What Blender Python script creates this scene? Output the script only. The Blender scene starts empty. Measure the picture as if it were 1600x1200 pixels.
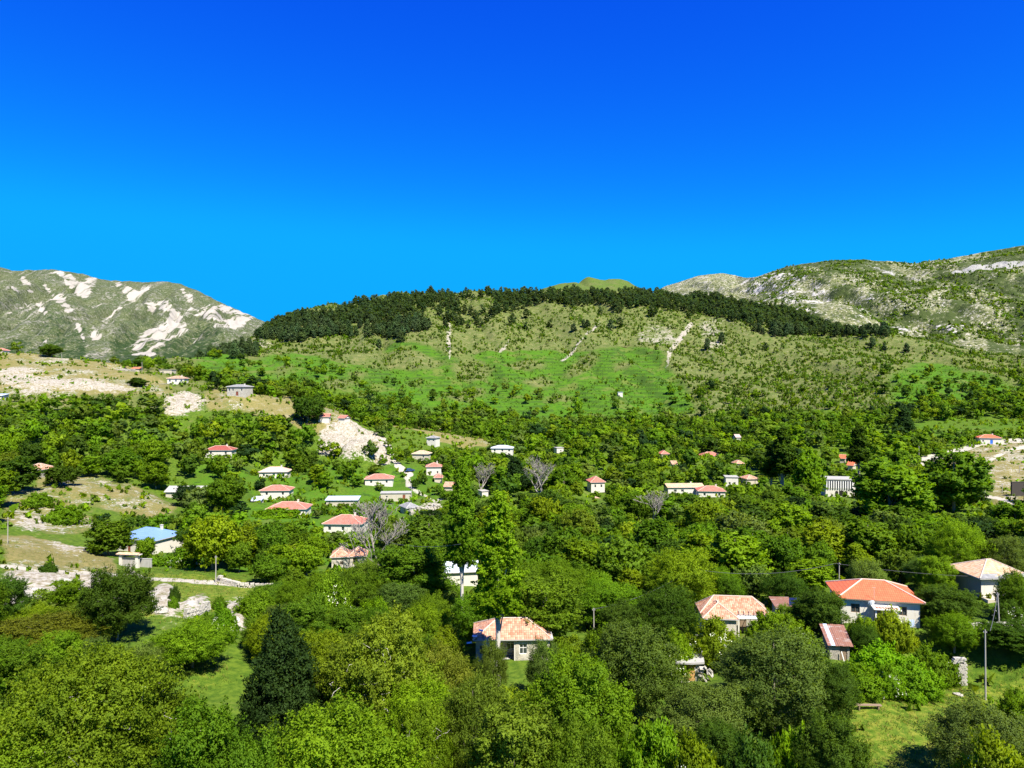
import bpy, math, random
import numpy as np
from mathutils import Vector

F = 1121.0            # focal length in pixels of the 1600 px wide photograph
SC = bpy.context.scene
COL = SC.collection
# ------------------------------------------------------------------ camera
cam_d = bpy.data.cameras.new('camera')
cam = bpy.data.objects.new('camera', cam_d)
COL.objects.link(cam)
cam.location = (0, 0, 0)
cam.rotation_euler = (math.radians(90), 0, 0)
cam_d.sensor_width = 36.0
cam_d.lens = 36.0 * F / 1600.0
cam_d.clip_start = 0.5
cam_d.clip_end = 20000
SC.camera = cam
# ------------------------------------------------------------------ world, sun, exposure
SUN = Vector((0.40, -0.62, 1.02)).normalized()      # direction towards the sun
elev = math.asin(SUN.z)
azim = math.atan2(SUN.x, SUN.y)                      # clockwise from +Y
world = bpy.data.worlds.new('World')
SC.world = world
world.use_nodes = True
wn = world.node_tree
wn.nodes.clear()
sky = wn.nodes.new('ShaderNodeTexSky')
sky.sky_type = 'NISHITA'
sky.sun_disc = False
sky.sun_elevation = elev
sky.sun_rotation = azim
sky.altitude = 900
sky.air_density = 1.0
sky.dust_density = 0.0
sky.ozone_density = 5.0
# deep saturated blue: the clear-air sky with its green and blue response steepened, as the photograph's grading does
SEP = wn.nodes.new('ShaderNodeSeparateColor'); CMB = wn.nodes.new('ShaderNodeCombineColor')
wn.links.new(sky.outputs[0], SEP.inputs[0])
def sky_curve(i, gain, power, cap):
    p = wn.nodes.new('ShaderNodeMath'); p.operation = 'MULTIPLY'; p.inputs[1].default_value = 0.114
    q = wn.nodes.new('ShaderNodeMath'); q.operation = 'POWER'; q.inputs[1].default_value = power
    r = wn.nodes.new('ShaderNodeMath'); r.operation = 'MULTIPLY'; r.inputs[1].default_value = gain
    wn.links.new(SEP.outputs[i], p.inputs[0]); wn.links.new(p.outputs[0], q.inputs[0]); wn.links.new(q.outputs[0], r.inputs[0])
    m = wn.nodes.new('ShaderNodeMath'); m.operation = 'SMOOTH_MIN'; m.inputs[1].default_value = cap; m.inputs[2].default_value = cap * .3
    wn.links.new(r.outputs[0], m.inputs[0]); wn.links.new(m.outputs[0], CMB.inputs[i])
sky_curve(0, .11, 1.0, .022)
sky_curve(1, 9.2, 1.78, 1.75)
sky_curve(2, 7.3, .66, 4.3)
bg = wn.nodes.new('ShaderNodeBackground')
bg.inputs['Strength'].default_value = 0.1
wo = wn.nodes.new('ShaderNodeOutputWorld')
wn.links.new(CMB.outputs[0], bg.inputs['Color'])
wn.links.new(bg.outputs[0], wo.inputs['Surface'])
sun_d = bpy.data.lights.new('sun', 'SUN')
sun_d.energy = 5.0
sun_d.angle = math.radians(0.53)
sun_d.color = (1.0, 0.94, 0.80)
sun = bpy.data.objects.new('sun', sun_d)
COL.objects.link(sun)
sun.rotation_euler = (-SUN).to_track_quat('-Z', 'Y').to_euler()
vs = SC.view_settings
vs.view_transform = 'Standard'
vs.look = 'None'
vs.exposure = 1.25
vs.gamma = 1.0
vs.use_curve_mapping = False
SC.render.engine = 'CYCLES'
cy = SC.cycles
cy.max_bounces = 8
cy.diffuse_bounces = 6
cy.glossy_bounces = 2
cy.transmission_bounces = 6
cy.transparent_max_bounces = 4
cy.caustics_reflective = False
cy.caustics_refractive = False
cy.use_adaptive_sampling = True
cy.adaptive_threshold = 0.02

# ------------------------------------------------------------------ noise and small maths
RNG = np.random.default_rng(11)
random.seed(5)
PERM = np.random.default_rng(77).random(65536)

def _hash(ix, iy, s):
    return PERM[(ix * 7919 + iy * 104729 + s * 1299721 + (ix * iy) % 7001 * 31) & 65535]

def vnoise(x, y, s=0):
    x0 = np.floor(x).astype(np.int64); y0 = np.floor(y).astype(np.int64)
    fx = x - x0; fy = y - y0
    fx = fx * fx * (3 - 2 * fx); fy = fy * fy * (3 - 2 * fy)
    a = _hash(x0, y0, s); b = _hash(x0 + 1, y0, s); c = _hash(x0, y0 + 1, s); d = _hash(x0 + 1, y0 + 1, s)
    return (a * (1 - fx) + b * fx) * (1 - fy) + (c * (1 - fx) + d * fx) * fy

def fbm(x, y, o=4, s=0):
    t = 0.0; a = 0.5; n = 0.0
    for i in range(o):
        t = t + a * vnoise(x, y, s + i * 13); n += a
        x = x * 2.03 + 17.1; y = y * 2.03 + 5.7; a *= 0.5
    return t / n

def inpoly(px, py, poly):
    r = np.zeros(np.shape(px), bool)
    n = len(poly)
    for i in range(n):
        x1, y1 = poly[i]; x2, y2 = poly[(i + 1) % n]
        if y1 == y2: continue
        c = ((y1 > py) != (y2 > py)) & (px < (x2 - x1) * (py - y1) / (y2 - y1) + x1)
        r ^= c
    return r

def nearline(px, py, pts, w):
    r = np.zeros(np.shape(px), bool)
    for (x1, y1), (x2, y2) in zip(pts[:-1], pts[1:]):
        L = (x2 - x1) ** 2 + (y2 - y1) ** 2
        t = np.clip(((px - x1) * (x2 - x1) + (py - y1) * (y2 - y1)) / L, 0, 1)
        r |= np.hypot(px - x1 - t * (x2 - x1), (py - y1 - t * (y2 - y1)) * 1.6) < w
    return r

# ------------------------------------------------------------------ the lie of the land: depth profiles Y -> height
PROF = {
 -1200: [(-60,-34),(100,-28),(300,5),(480,40),(700,30),(1400,10)],
 -400: [(-60,-34),(60,-34),(130,-30),(200,-24),(300,-5),(400,15),(480,25),(600,10),(900,-20),(1400,-20)],
 0: [(-60,-36),(60,-35),(92,-32.5),(130,-33),(150,-32.5),(165,-33.8),(200,-34),(235,-30.4),(260,-27.4),(330,-6.5),(380,4),(430,16),(460,22.6),(520,18),(700,-10),(1400,-20)],
 150: [(-60,-37),(60,-36),(85,-33),(105,-32),(130,-35.4),(150,-36.8),(170,-39),(200,-38),(225,-33.7),(250,-33.5),(280,-26),(330,-11.8),(380,.7),(430,10.7),(455,16),(520,8),(700,-15),(1400,-20)],
 300: [(-60,-38),(60,-37),(85,-34.5),(105,-32.5),(130,-36.5),(165,-39.5),(200,-41),(230,-40),(260,-38),(290,-32),(330,-21),(360,-10),(400,-1.8),(430,3),(470,6.3),(540,21.7),(600,32),(660,28),(900,0),(1400,-20)],
 450: [(-60,-38),(60,-37),(100,-36),(150,-39.5),(200,-42.5),(250,-40),(290,-36),(320,-28.5),(350,-15.6),(375,-7.4),(410,-9),(460,-3.3),(540,13.5),(620,30),(720,48),(800,71),(870,90),(930,88),(1400,20)],
 600: [(-60,-39),(60,-37),(100,-37),(150,-41),(200,-43),(260,-42),(300,-38),(340,-33),(380,-24),(400,-22),(430,-26),(470,-21),(500,-11),(560,5),(640,26),(720,45),(800,75),(880,106),(930,123),(1000,118),(1100,95),(1400,60)],
 700: [(-60,-39),(60,-37),(100,-37.5),(150,-41.5),(200,-43.5),(260,-43),(300,-40),(340,-37),(380,-32),(405,-28),(440,-31),(470,-26),(500,-16),(560,0),(640,23),(720,44),(800,72),(880,104),(935,124),(1000,119),(1100,100),(1400,60)],
 800: [(-60,-39),(60,-37),(100,-38),(150,-42),(200,-44),(300,-43),(400,-37.5),(450,-32),(500,-22),(560,-5),(640,20),(720,42),(800,71),(880,102),(940,123),(1000,118),(1160,140),(1400,90)],
 940: [(-60,-39),(60,-37),(100,-37.5),(150,-41),(200,-43.5),(300,-44),(400,-36),(450,-32),(500,-22),(560,-6),(640,20),(720,42),(800,71),(880,102),(950,125),(1000,124),(1100,158),(1165,184),(1250,165),(1400,100)],
 1050: [(-60,-39),(60,-37),(100,-37),(150,-40),(200,-43),(300,-44),(350,-39),(400,-35.7),(450,-32),(500,-22),(560,-6),(640,19),(720,41),(800,71),(880,102),(950,122),(1000,118),(1160,140),(1400,90)],
 1200: [(-60,-39),(60,-37),(100,-36.5),(150,-38),(200,-41),(260,-42),(300,-42.8),(350,-38),(400,-34),(450,-28),(500,-17.8),(560,-2.5),(640,16),(720,38.5),(800,67.8),(860,90.5),(900,101),(960,95),(1100,70),(1400,40)],
 1400: [(-60,-39),(60,-37),(85,-36.5),(100,-35.3),(150,-36),(200,-38.5),(260,-40),(300,-38.8),(350,-35),(400,-28.5),(450,-18),(520,-2.3),(600,17.7),(680,36.4),(740,52.8),(790,50),(900,30),(1400,20)],
 1600: [(-60,-39),(60,-37),(85,-36.5),(100,-35),(112,-33.5),(150,-34.5),(200,-36.5),(260,-40.6),(300,-37),(340,-32.8),(370,-29.7),(430,-15.3),(520,0),(600,16),(660,26),(720,24),(850,10),(1400,10)],
 2000: [(-60,-38),(60,-36),(112,-32),(200,-33),(300,-33),(370,-26),(430,-12),(520,4),(600,20),(660,32),(720,34),(850,20),(1400,20)],
 2900: [(-60,-36),(112,-28),(300,-20),(500,10),(700,50),(1400,60)],
}
YG = np.arange(-60, 1401, 4.0)
PG = np.arange(-1200, 2901, 20.0)
_ks = sorted(PROF)
_cols = np.stack([np.interp(YG, *zip(*PROF[k])) for k in _ks])
TG = np.stack([np.interp(PG, _ks, _cols[:, j]) for j in range(len(YG))], 1)
def _smooth(a, axis, n):
    k = np.hanning(n + 2)[1:-1]; k /= k.sum()
    pad = [(0, 0), (0, 0)]; pad[axis] = (n // 2, n // 2)
    b = np.pad(a, pad, mode='edge')
    return np.apply_along_axis(lambda v: np.convolve(v, k, 'valid'), axis, b)
TG = _smooth(_smooth(TG, 0, 7), 1, 5)

LIME = [  # terraced green slopes, traced on the photograph
 [(300,566),(335,550),(400,564),(430,550),(470,546),(510,552),(560,562),(590,550),(618,534),(660,534),(692,546),(704,558),(760,548),(870,545),(886,554),(930,544),(1005,541),(1040,552),(1050,580),(1072,602),(1095,645),(900,655),(600,650),(420,640),(300,610)],
 [(1385,585),(1430,566),(1480,568),(1540,583),(1600,600),(1700,610),(1700,645),(1500,645),(1390,630)],
 [(240,556),(290,540),(330,530),(350,545),(330,560),(280,560)],
]
DRYIN = [
 [(432,550),(470,538),(545,540),(572,562),(545,572),(500,555)], [(572,578),(590,554),(640,547),(692,566),(672,580),(640,574)],
 [(708,590),(722,566),(745,560),(766,575),(758,596),(720,594)], [(884,590),(905,560),(925,546),(930,570),(900,588)],
 [(956,580),(970,566),(992,561),(984,576)], [(425,584),(450,567),(462,572),(440,590)], [(496,604),(528,590),(545,604),(525,614)], [(545,600),(556,575),(566,578),(560,604)],
 [(630,602),(660,590),(655,608)], [(820,600),(848,586),(862,600),(840,608)], [(690,620),(740,606),(760,615),(720,630)], [(840,626),(880,615),(900,628)], [(330,600),(380,590),(400,604),(350,612)], [(790,572),(820,560),(850,566),(830,580)]]

def px_of(x, y): return 800 + F * x / np.maximum(y, 45.0)
def py_of(z, y): return 600 - F * z / np.maximum(y, 45.0)
def lime_mask(px, py, y):
    wx = px + 14 * (fbm(px / 22, py / 9, 3, 3) - .5); wy = py + 8 * (fbm(px / 20, py / 8, 3, 9) - .5)
    m = np.zeros(px.shape, bool)
    for p in LIME: m |= inpoly(wx, wy, p)
    for p in DRYIN: m &= ~inpoly(wx, wy, p)
    return m & (y > 440) & (y < 760)

def ground_raw(x, y):
    x = np.asarray(x, float); y = np.asarray(y, float)
    px = px_of(x, y)
    u = np.clip((px - PG[0]) / 20.0, 0, len(PG) - 1.001); v = np.clip((y - YG[0]) / 4.0, 0, len(YG) - 1.001)
    i = u.astype(int); j = v.astype(int); fu = u - i; fv = v - j
    return (TG[i, j] * (1 - fu) + TG[i + 1, j] * fu) * (1 - fv) + (TG[i, j + 1] * (1 - fu) + TG[i + 1, j + 1] * fu) * fv

PADS = []   # (x, y, dz, radius): levelled building plots
def ground(x, y):
    x = np.asarray(x, float); y = np.asarray(y, float)
    z = ground_raw(x, y)
    far = np.clip((y - 420) / 200, 0, 1)
    z = z + (fbm(x / 18, y / 18, 4, 2) - .5) * (1.6 + 3.5 * far) + (fbm(x / 4, y / 4, 2, 5) - .5) * .5
    # gullies running down the main hill
    g = np.abs(fbm(x / 60 + y / 300, y / 420, 3, 21) - .5) * 2
    z = z - far * np.clip(.32 - g, 0, 1) * 26
    num = np.zeros(x.shape); den = np.zeros(x.shape)
    for (a, b, dz, r) in PADS:
        d2 = ((x - a) ** 2 + (y - b) ** 2) / (r * r)
        w = np.exp(-d2 * d2)
        num += w * dz; den += w
    z = z + num / np.maximum(den, 1)
    m = (y > 440) & (y < 760)
    if np.any(m):
        px = px_of(x, y); py = py_of(ground_raw(x, y), y)
        lm = lime_mask(px, py, y)
        h = 3.1
        q = z / h + .35 * (fbm(x / 90, y / 90, 2, 31) - .5); f = q - np.floor(q)
        z = np.where(lm, z + h * (np.clip((f - .3) / .7, 0, 1) ** 1.0 * 0 + np.where(f < .72, f * .30, .216 + (f - .72) * 2.8) - f) * .9, z)
    return z
def gz(x, y): return float(ground(np.array([x]), np.array([y]))[0])
def at(px, py, Y): return ((px - 800) * Y / F, Y, (600 - py) * Y / F)

# ------------------------------------------------------------------ materials
def nd(nt, t, **kw):
    n = nt.nodes.new(t)
    for k, v in kw.items(): setattr(n, k, v)
    return n
class NB:
    """short-hand for building node trees"""
    def __init__(s, name):
        s.m = bpy.data.materials.new(name); s.m.use_nodes = True
        s.t = s.m.node_tree; s.t.nodes.clear()
        s.out = nd(s.t, 'ShaderNodeOutputMaterial')
    def link(s, a, b): s.t.links.new(a, b)
    def put(s, sock, v):
        if isinstance(v, bpy.types.NodeSocket): s.link(v, sock)
        elif isinstance(v, (tuple, list)) and len(v) == 3 and sock.type == 'RGBA': sock.default_value = (*v, 1)
        else: sock.default_value = v
    def math(s, op, a, b=0.0, c=None, clamp=False):
        n = nd(s.t, 'ShaderNodeMath', operation=op); n.use_clamp = clamp
        s.put(n.inputs[0], a); s.put(n.inputs[1], b)
        if c is not None: s.put(n.inputs[2], c)
        return n.outputs[0]
    def mix(s, f, a, b, mode='MIX'):
        n = nd(s.t, 'ShaderNodeMix', data_type='RGBA', blend_type=mode)
        s.put(n.inputs[0], f); s.put(n.inputs[6], a); s.put(n.inputs[7], b)
        return n.outputs[2]
    def coord(s, kind='Object'): return nd(s.t, 'ShaderNodeTexCoord').outputs[kind]
    def map(s, v, scale):
        n = nd(s.t, 'ShaderNodeMapping'); n.inputs['Scale'].default_value = scale; s.link(v, n.inputs[0]); return n.outputs[0]
    def noise(s, v, scale, detail=4, rough=.55, dist=0):
        n = nd(s.t, 'ShaderNodeTexNoise'); s.link(v, n.inputs['Vector'])
        n.inputs['Scale'].default_value = scale; n.inputs['Detail'].default_value = detail
        n.inputs['Roughness'].default_value = rough; n.inputs['Distortion'].default_value = dist
        return n.outputs[0]
    def vor(s, v, scale, feature='F1', out='Distance'):
        n = nd(s.t, 'ShaderNodeTexVoronoi', feature=feature); s.link(v, n.inputs['Vector']); n.inputs['Scale'].default_value = scale
        return n.outputs[out]
    def step(s, v, lo, hi):
        n = nd(s.t, 'ShaderNodeMapRange', interpolation_type='SMOOTHSTEP')
        s.put(n.inputs[0], v); n.inputs[1].default_value = lo; n.inputs[2].default_value = hi
        return n.outputs[0]
    def attr(s, name, out='Fac', typ='GEOMETRY'):
        n = nd(s.t, 'ShaderNodeAttribute', attribute_type=typ, attribute_name=name); return n.outputs[out]
    def sep(s, v):
        n = nd(s.t, 'ShaderNodeSeparateXYZ'); s.link(v, n.inputs[0]); return n.outputs
    def bump(s, h, strength=.5, dist=.1):
        n = nd(s.t, 'ShaderNodeBump'); n.inputs['Strength'].default_value = strength; n.inputs['Distance'].default_value = dist
        s.link(h, n.inputs['Height']); return n.outputs[0]
    def bsdf(s, col, rough=.85, normal=None, spec=.25, metal=0.0):
        n = nd(s.t, 'ShaderNodeBsdfPrincipled')
        s.put(n.inputs['Base Color'], col); s.put(n.inputs['Roughness'], rough)
        n.inputs['Specular IOR Level'].default_value = spec; n.inputs['Metallic'].default_value = metal
        if normal is not None: s.link(normal, n.inputs['Normal'])
        return n.outputs[0]
    def done(s, sh):
        s.link(sh, s.out.inputs['Surface']); return s.m

def hue(s, col, h=.5, sat=1.0, v=1.0):
    n = nd(s.t, 'ShaderNodeHueSaturation')
    s.put(n.inputs['Hue'], h); s.put(n.inputs['Saturation'], sat); s.put(n.inputs['Value'], v); s.put(n.inputs['Color'], col)
    return n.outputs[0]

def leaf_material(name, source, trans=.50):
    b = NB(name)
    if source == 'object': col = nd(b.t, 'ShaderNodeObjectInfo').outputs['Color']
    else: col = b.attr('tint', 'Color')
    lv = b.attr('lv')
    v = b.math('MULTIPLY_ADD', lv, 0.95, 0.55)
    h = b.math('MULTIPLY_ADD', lv, -0.022, 0.504)
    c = hue(b, col, h, 1.0, v)
    d = nd(b.t, 'ShaderNodeBsdfPrincipled')
    b.link(c, d.inputs['Base Color']); d.inputs['Roughness'].default_value = .62; d.inputs['Specular IOR Level'].default_value = .08
    t = nd(b.t, 'ShaderNodeBsdfTranslucent')
    ct = b.mix(1.0, c, (1.3, 1.25, .35), 'MULTIPLY')
    b.link(ct, t.inputs['Color'])
    m = nd(b.t, 'ShaderNodeMixShader'); m.inputs[0].default_value = trans
    b.link(d.outputs[0], m.inputs[1]); b.link(t.outputs[0], m.inputs[2])
    return b.done(m.outputs[0])

def bark_material(name, c1, c2):
    b = NB(name); v = b.map(b.coord(), (1, 1, .35))
    n = b.noise(v, 6, 5, .6)
    return b.done(b.bsdf(b.mix(n, c1, c2), .9, b.bump(n, .6, .05)))

def plaster_material(name, c1, c2, stain=(.22, .19, .15), amt=.6, stone=0.0):
    c1 = tuple(k * .79 for k in c1); c2 = tuple(k * .79 for k in c2)
    b = NB(name); v = b.coord()
    n = b.noise(v, .9, 6, .65); f = b.noise(v, 7, 4, .6)
    z = b.noise(b.map(v, (2.2, 2.2, .35)), 1.4, 5, .6)
    col = b.mix(n, c1, c2)
    col = b.mix(b.math('MULTIPLY', b.step(z, .52, .78), amt), col, stain)
    h = f
    if stone:
        cell = b.vor(b.map(v, (1, 1, 1.6)), 3.2, 'DISTANCE_TO_EDGE')
        rnd = b.vor(b.map(v, (1, 1, 1.6)), 3.2, 'F1', 'Color')
        g = b.sep(rnd)[0]
        sc = b.mix(g, tuple(k * .62 for k in c1), tuple(min(1, k * 1.12) for k in c2))
        sc = b.mix(b.step(cell, .0, .07), tuple(k * .38 for k in c1), sc)
        col = b.mix(b.math('MULTIPLY', b.step(n, .62 - .4 * stone, .70 - .3 * stone), 1.0), col, sc)
        h = b.math('ADD', b.math('MULTIPLY', b.step(cell, 0, .1), .8), b.math('MULTIPLY', f, .4))
    return b.done(b.bsdf(col, .92, b.bump(h, .5, .04)))

def tile_material(name, cols, period=.26, row=.17, grey=.0, bump=.8, wear=.5):
    cols = tuple(tuple(k * .77 for k in c) for c in cols)
    b = NB(name); v = b.coord(); x, y, z = b.sep(v)
    g = nd(b.t, 'ShaderNodeNewGeometry')
    vt = nd(b.t, 'ShaderNodeVectorTransform', vector_type='NORMAL', convert_from='WORLD', convert_to='OBJECT')
    b.link(g.outputs['True Normal'], vt.inputs[0])
    nx, ny, nz = b.sep(vt.outputs[0])
    side = b.math('GREATER_THAN', b.math('ABSOLUTE', nx), b.math('ABSOLUTE', ny))
    u = b.math('ADD', b.math('MULTIPLY', side, y), b.math('MULTIPLY', b.math('SUBTRACT', 1.0, side), x))
    cu = b.math('DIVIDE', u, period); cv = b.math('DIVIDE', z, row)
    fu = b.math('FRACT', cu); fv = b.math('FRACT', cv)
    cx = nd(b.t, 'ShaderNodeCombineXYZ'); b.link(b.math('FLOOR', cu), cx.inputs[0]); b.link(b.math('FLOOR', cv), cx.inputs[1]); b.link(side, cx.inputs[2])
    wn_ = nd(b.t, 'ShaderNodeTexWhiteNoise'); b.link(cx.outputs[0], wn_.inputs['Vector'])
    r = wn_.outputs['Value']
    n = b.noise(v, .8, 5, .65)
    c = b.mix(r, cols[0], cols[1])
    c = b.mix(b.math('MULTIPLY', b.step(n, .5, .72), wear), c, cols[2])
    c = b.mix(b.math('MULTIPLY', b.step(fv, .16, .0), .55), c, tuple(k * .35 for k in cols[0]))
    h = b.math('ADD', b.math('SINE', b.math('MULTIPLY', fu, math.pi)), b.math('MULTIPLY', b.math('SUBTRACT', 1.0, fv), .5))
    return b.done(b.bsdf(c, .85, b.bump(h, bump, .06)))

def simple_material(name, c1, c2=None, rough=.8, scale=3, spec=.25, metal=0.0, bump=.3):
    b = NB(name); v = b.coord()
    n = b.noise(v, scale, 5, .6)
    c2 = c2 or tuple(k * .75 for k in c1)
    return b.done(b.bsdf(b.mix(n, c1, c2), rough, b.bump(n, bump, .03), spec, metal))

def metal_sheet_material(name, c1, c2, c3, wear=.5):
    b = NB(name); v = b.coord(); x, y, z = b.sep(v)
    n = b.noise(b.map(v, (.5, 2, 2)), 1.2, 6, .7)
    c = b.mix(n, c1, c2)
    c = b.mix(b.math('MULTIPLY', b.step(n, .55, .62), wear), c, c3)
    w = b.math('SINE', b.math('MULTIPLY', x, 24.0))
    return b.done(b.bsdf(c, .5, b.bump(w, .5, .03), .4, .15))

M = {}
M['leaf'] = leaf_material('leaf', 'object')
M['leaf_mass'] = leaf_material('leaf_mass', 'attr')
M['needle'] = leaf_material('needle', 'object', .12)
M['bark'] = bark_material('bark', (.16, .13, .10), (.30, .27, .23))
M['bark_pale'] = bark_material('bark_pale', (.34, .31, .27), (.56, .53, .48))
M['bark_grey'] = bark_material('bark_grey', (.20, .175, .15), (.36, .33, .29))
M['blossom'] = simple_material('blossom', (.80, .80, .66), (.72, .74, .52), .8, 5)
M['white_wall'] = plaster_material('white_wall', (.74, .71, .64), (.66, .62, .53), (.42, .37, .28), .55)
M['cream_wall'] = plaster_material('cream_wall', (.60, .55, .45), (.50, .44, .34), (.30, .25, .18), .7)
M['old_wall'] = plaster_material('old_wall', (.66, .62, .53), (.52, .47, .38), (.24, .20, .15), .75, .35)
M['stone_wall'] = plaster_material('stone_wall', (.52, .48, .41), (.44, .40, .33), (.20, .18, .14), .5, .95)
M['pale_stone'] = plaster_material('pale_stone', (.68, .64, .56), (.58, .54, .46), (.30, .27, .22), .4, .9)
M['orange_wall'] = plaster_material('orange_wall', (.62, .36, .14), (.56, .30, .11), (.3, .2, .12), .4)
M['concrete'] = plaster_material('concrete', (.46, .45, .42), (.36, .35, .33), (.16, .15, .14), .6)
M['shade_grey'] = plaster_material('shade_grey', (.34, .315, .265), (.27, .25, .21), (.14, .13, .11), .6)  # darker grey that paints shade onto a white side wall
M['pole_concrete'] = simple_material('pole_concrete', (.36, .34, .30), (.26, .245, .215), .9, 2)
M['dark_wall'] = plaster_material('dark_wall', (.07, .06, .055), (.05, .045, .04), (.03, .03, .03), .5)
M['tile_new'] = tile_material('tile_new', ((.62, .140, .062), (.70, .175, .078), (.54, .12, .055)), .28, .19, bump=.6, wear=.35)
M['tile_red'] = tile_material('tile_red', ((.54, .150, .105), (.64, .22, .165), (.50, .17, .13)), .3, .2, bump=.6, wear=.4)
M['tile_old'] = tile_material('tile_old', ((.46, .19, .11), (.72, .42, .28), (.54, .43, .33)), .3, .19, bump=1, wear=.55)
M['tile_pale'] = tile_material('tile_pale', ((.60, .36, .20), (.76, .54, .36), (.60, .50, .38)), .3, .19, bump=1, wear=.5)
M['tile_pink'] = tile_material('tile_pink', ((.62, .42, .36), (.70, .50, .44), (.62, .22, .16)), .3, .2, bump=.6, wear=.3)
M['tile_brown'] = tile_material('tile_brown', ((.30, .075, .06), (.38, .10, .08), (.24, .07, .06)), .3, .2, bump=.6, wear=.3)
M['slate'] = tile_material('slate', ((.22, .22, .23), (.34, .34, .34), (.40, .38, .33)), .5, .2, bump=.6, wear=.5)
M['ridge'] = simple_material('ridge', (.66, .50, .42), (.50, .32, .24), .85, 4)
M['ridge_old'] = simple_material('ridge_old', (.58, .50, .42), (.40, .30, .24), .9, 4)
M['eave_grey'] = simple_material('eave_grey', (.46, .45, .43), (.32, .31, .30), .9, 2)
M['blue_roof'] = metal_sheet_material('blue_roof', (.15, .26, .50), (.18, .30, .55), (.26, .38, .55), .3)
M['tin_white'] = metal_sheet_material('tin_white', (.62, .66, .70), (.50, .56, .62), (.25, .38, .58), .5)
M['tin_rust'] = metal_sheet_material('tin_rust', (.27, .13, .085), (.20, .10, .07), (.36, .32, .29), .8)
M['tin_pale_blue'] = metal_sheet_material('tin_pale_blue', (.45, .55, .70), (.50, .60, .74), (.6, .65, .7), .4)
M['white_paint'] = simple_material('white_paint', (.78, .77, .74), (.70, .69, .66), .6, 3)
M['wood'] = simple_material('wood', (.26, .19, .13), (.17, .12, .08), .85, 8)
M['wood_grey'] = simple_material('wood_grey', (.36, .33, .29), (.24, .22, .19), .9, 8)
M['door_brown'] = simple_material('door_brown', (.22, .06, .035), (.16, .05, .03), .7, 4)
M['door_blue'] = simple_material('door_blue', (.03, .16, .60), (.03, .13, .52), .6, 4)
M['red_cloth'] = simple_material('red_cloth', (.62, .015, .03), (.50, .01, .02), .9, 4)
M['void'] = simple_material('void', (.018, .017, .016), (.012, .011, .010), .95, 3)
M['wire'] = simple_material('wire', (.10, .10, .10), (.08, .08, .08), .6, 3)
def glass_material():
    b = NB('glass'); n = b.noise(b.coord(), 1.2, 2)
    return b.done(b.bsdf(b.mix(n, (.025, .032, .035), (.05, .06, .06)), .12, None, .6))
M['glass'] = glass_material()
def car_paint():
    b = NB('car_paint'); return b.done(b.bsdf((.02, .05, .16), .3, None, .6))
M['car_paint'] = car_paint()

def rock_material():
    b = NB('rock'); v = b.coord(); n = b.noise(v, .9, 8, .65); f = b.noise(v, 5, 5, .7)
    c = b.mix(b.step(n, .35, .65), (.28, .26, .22), (.48, .46, .41))
    c = b.mix(b.step(f, .58, .72), c, (.24, .22, .18))
    return b.done(b.bsdf(c, .95, b.bump(b.math('ADD', n, b.math('MULTIPLY', f, .5)), .9, .2)))
M['rock'] = rock_material()

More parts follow.
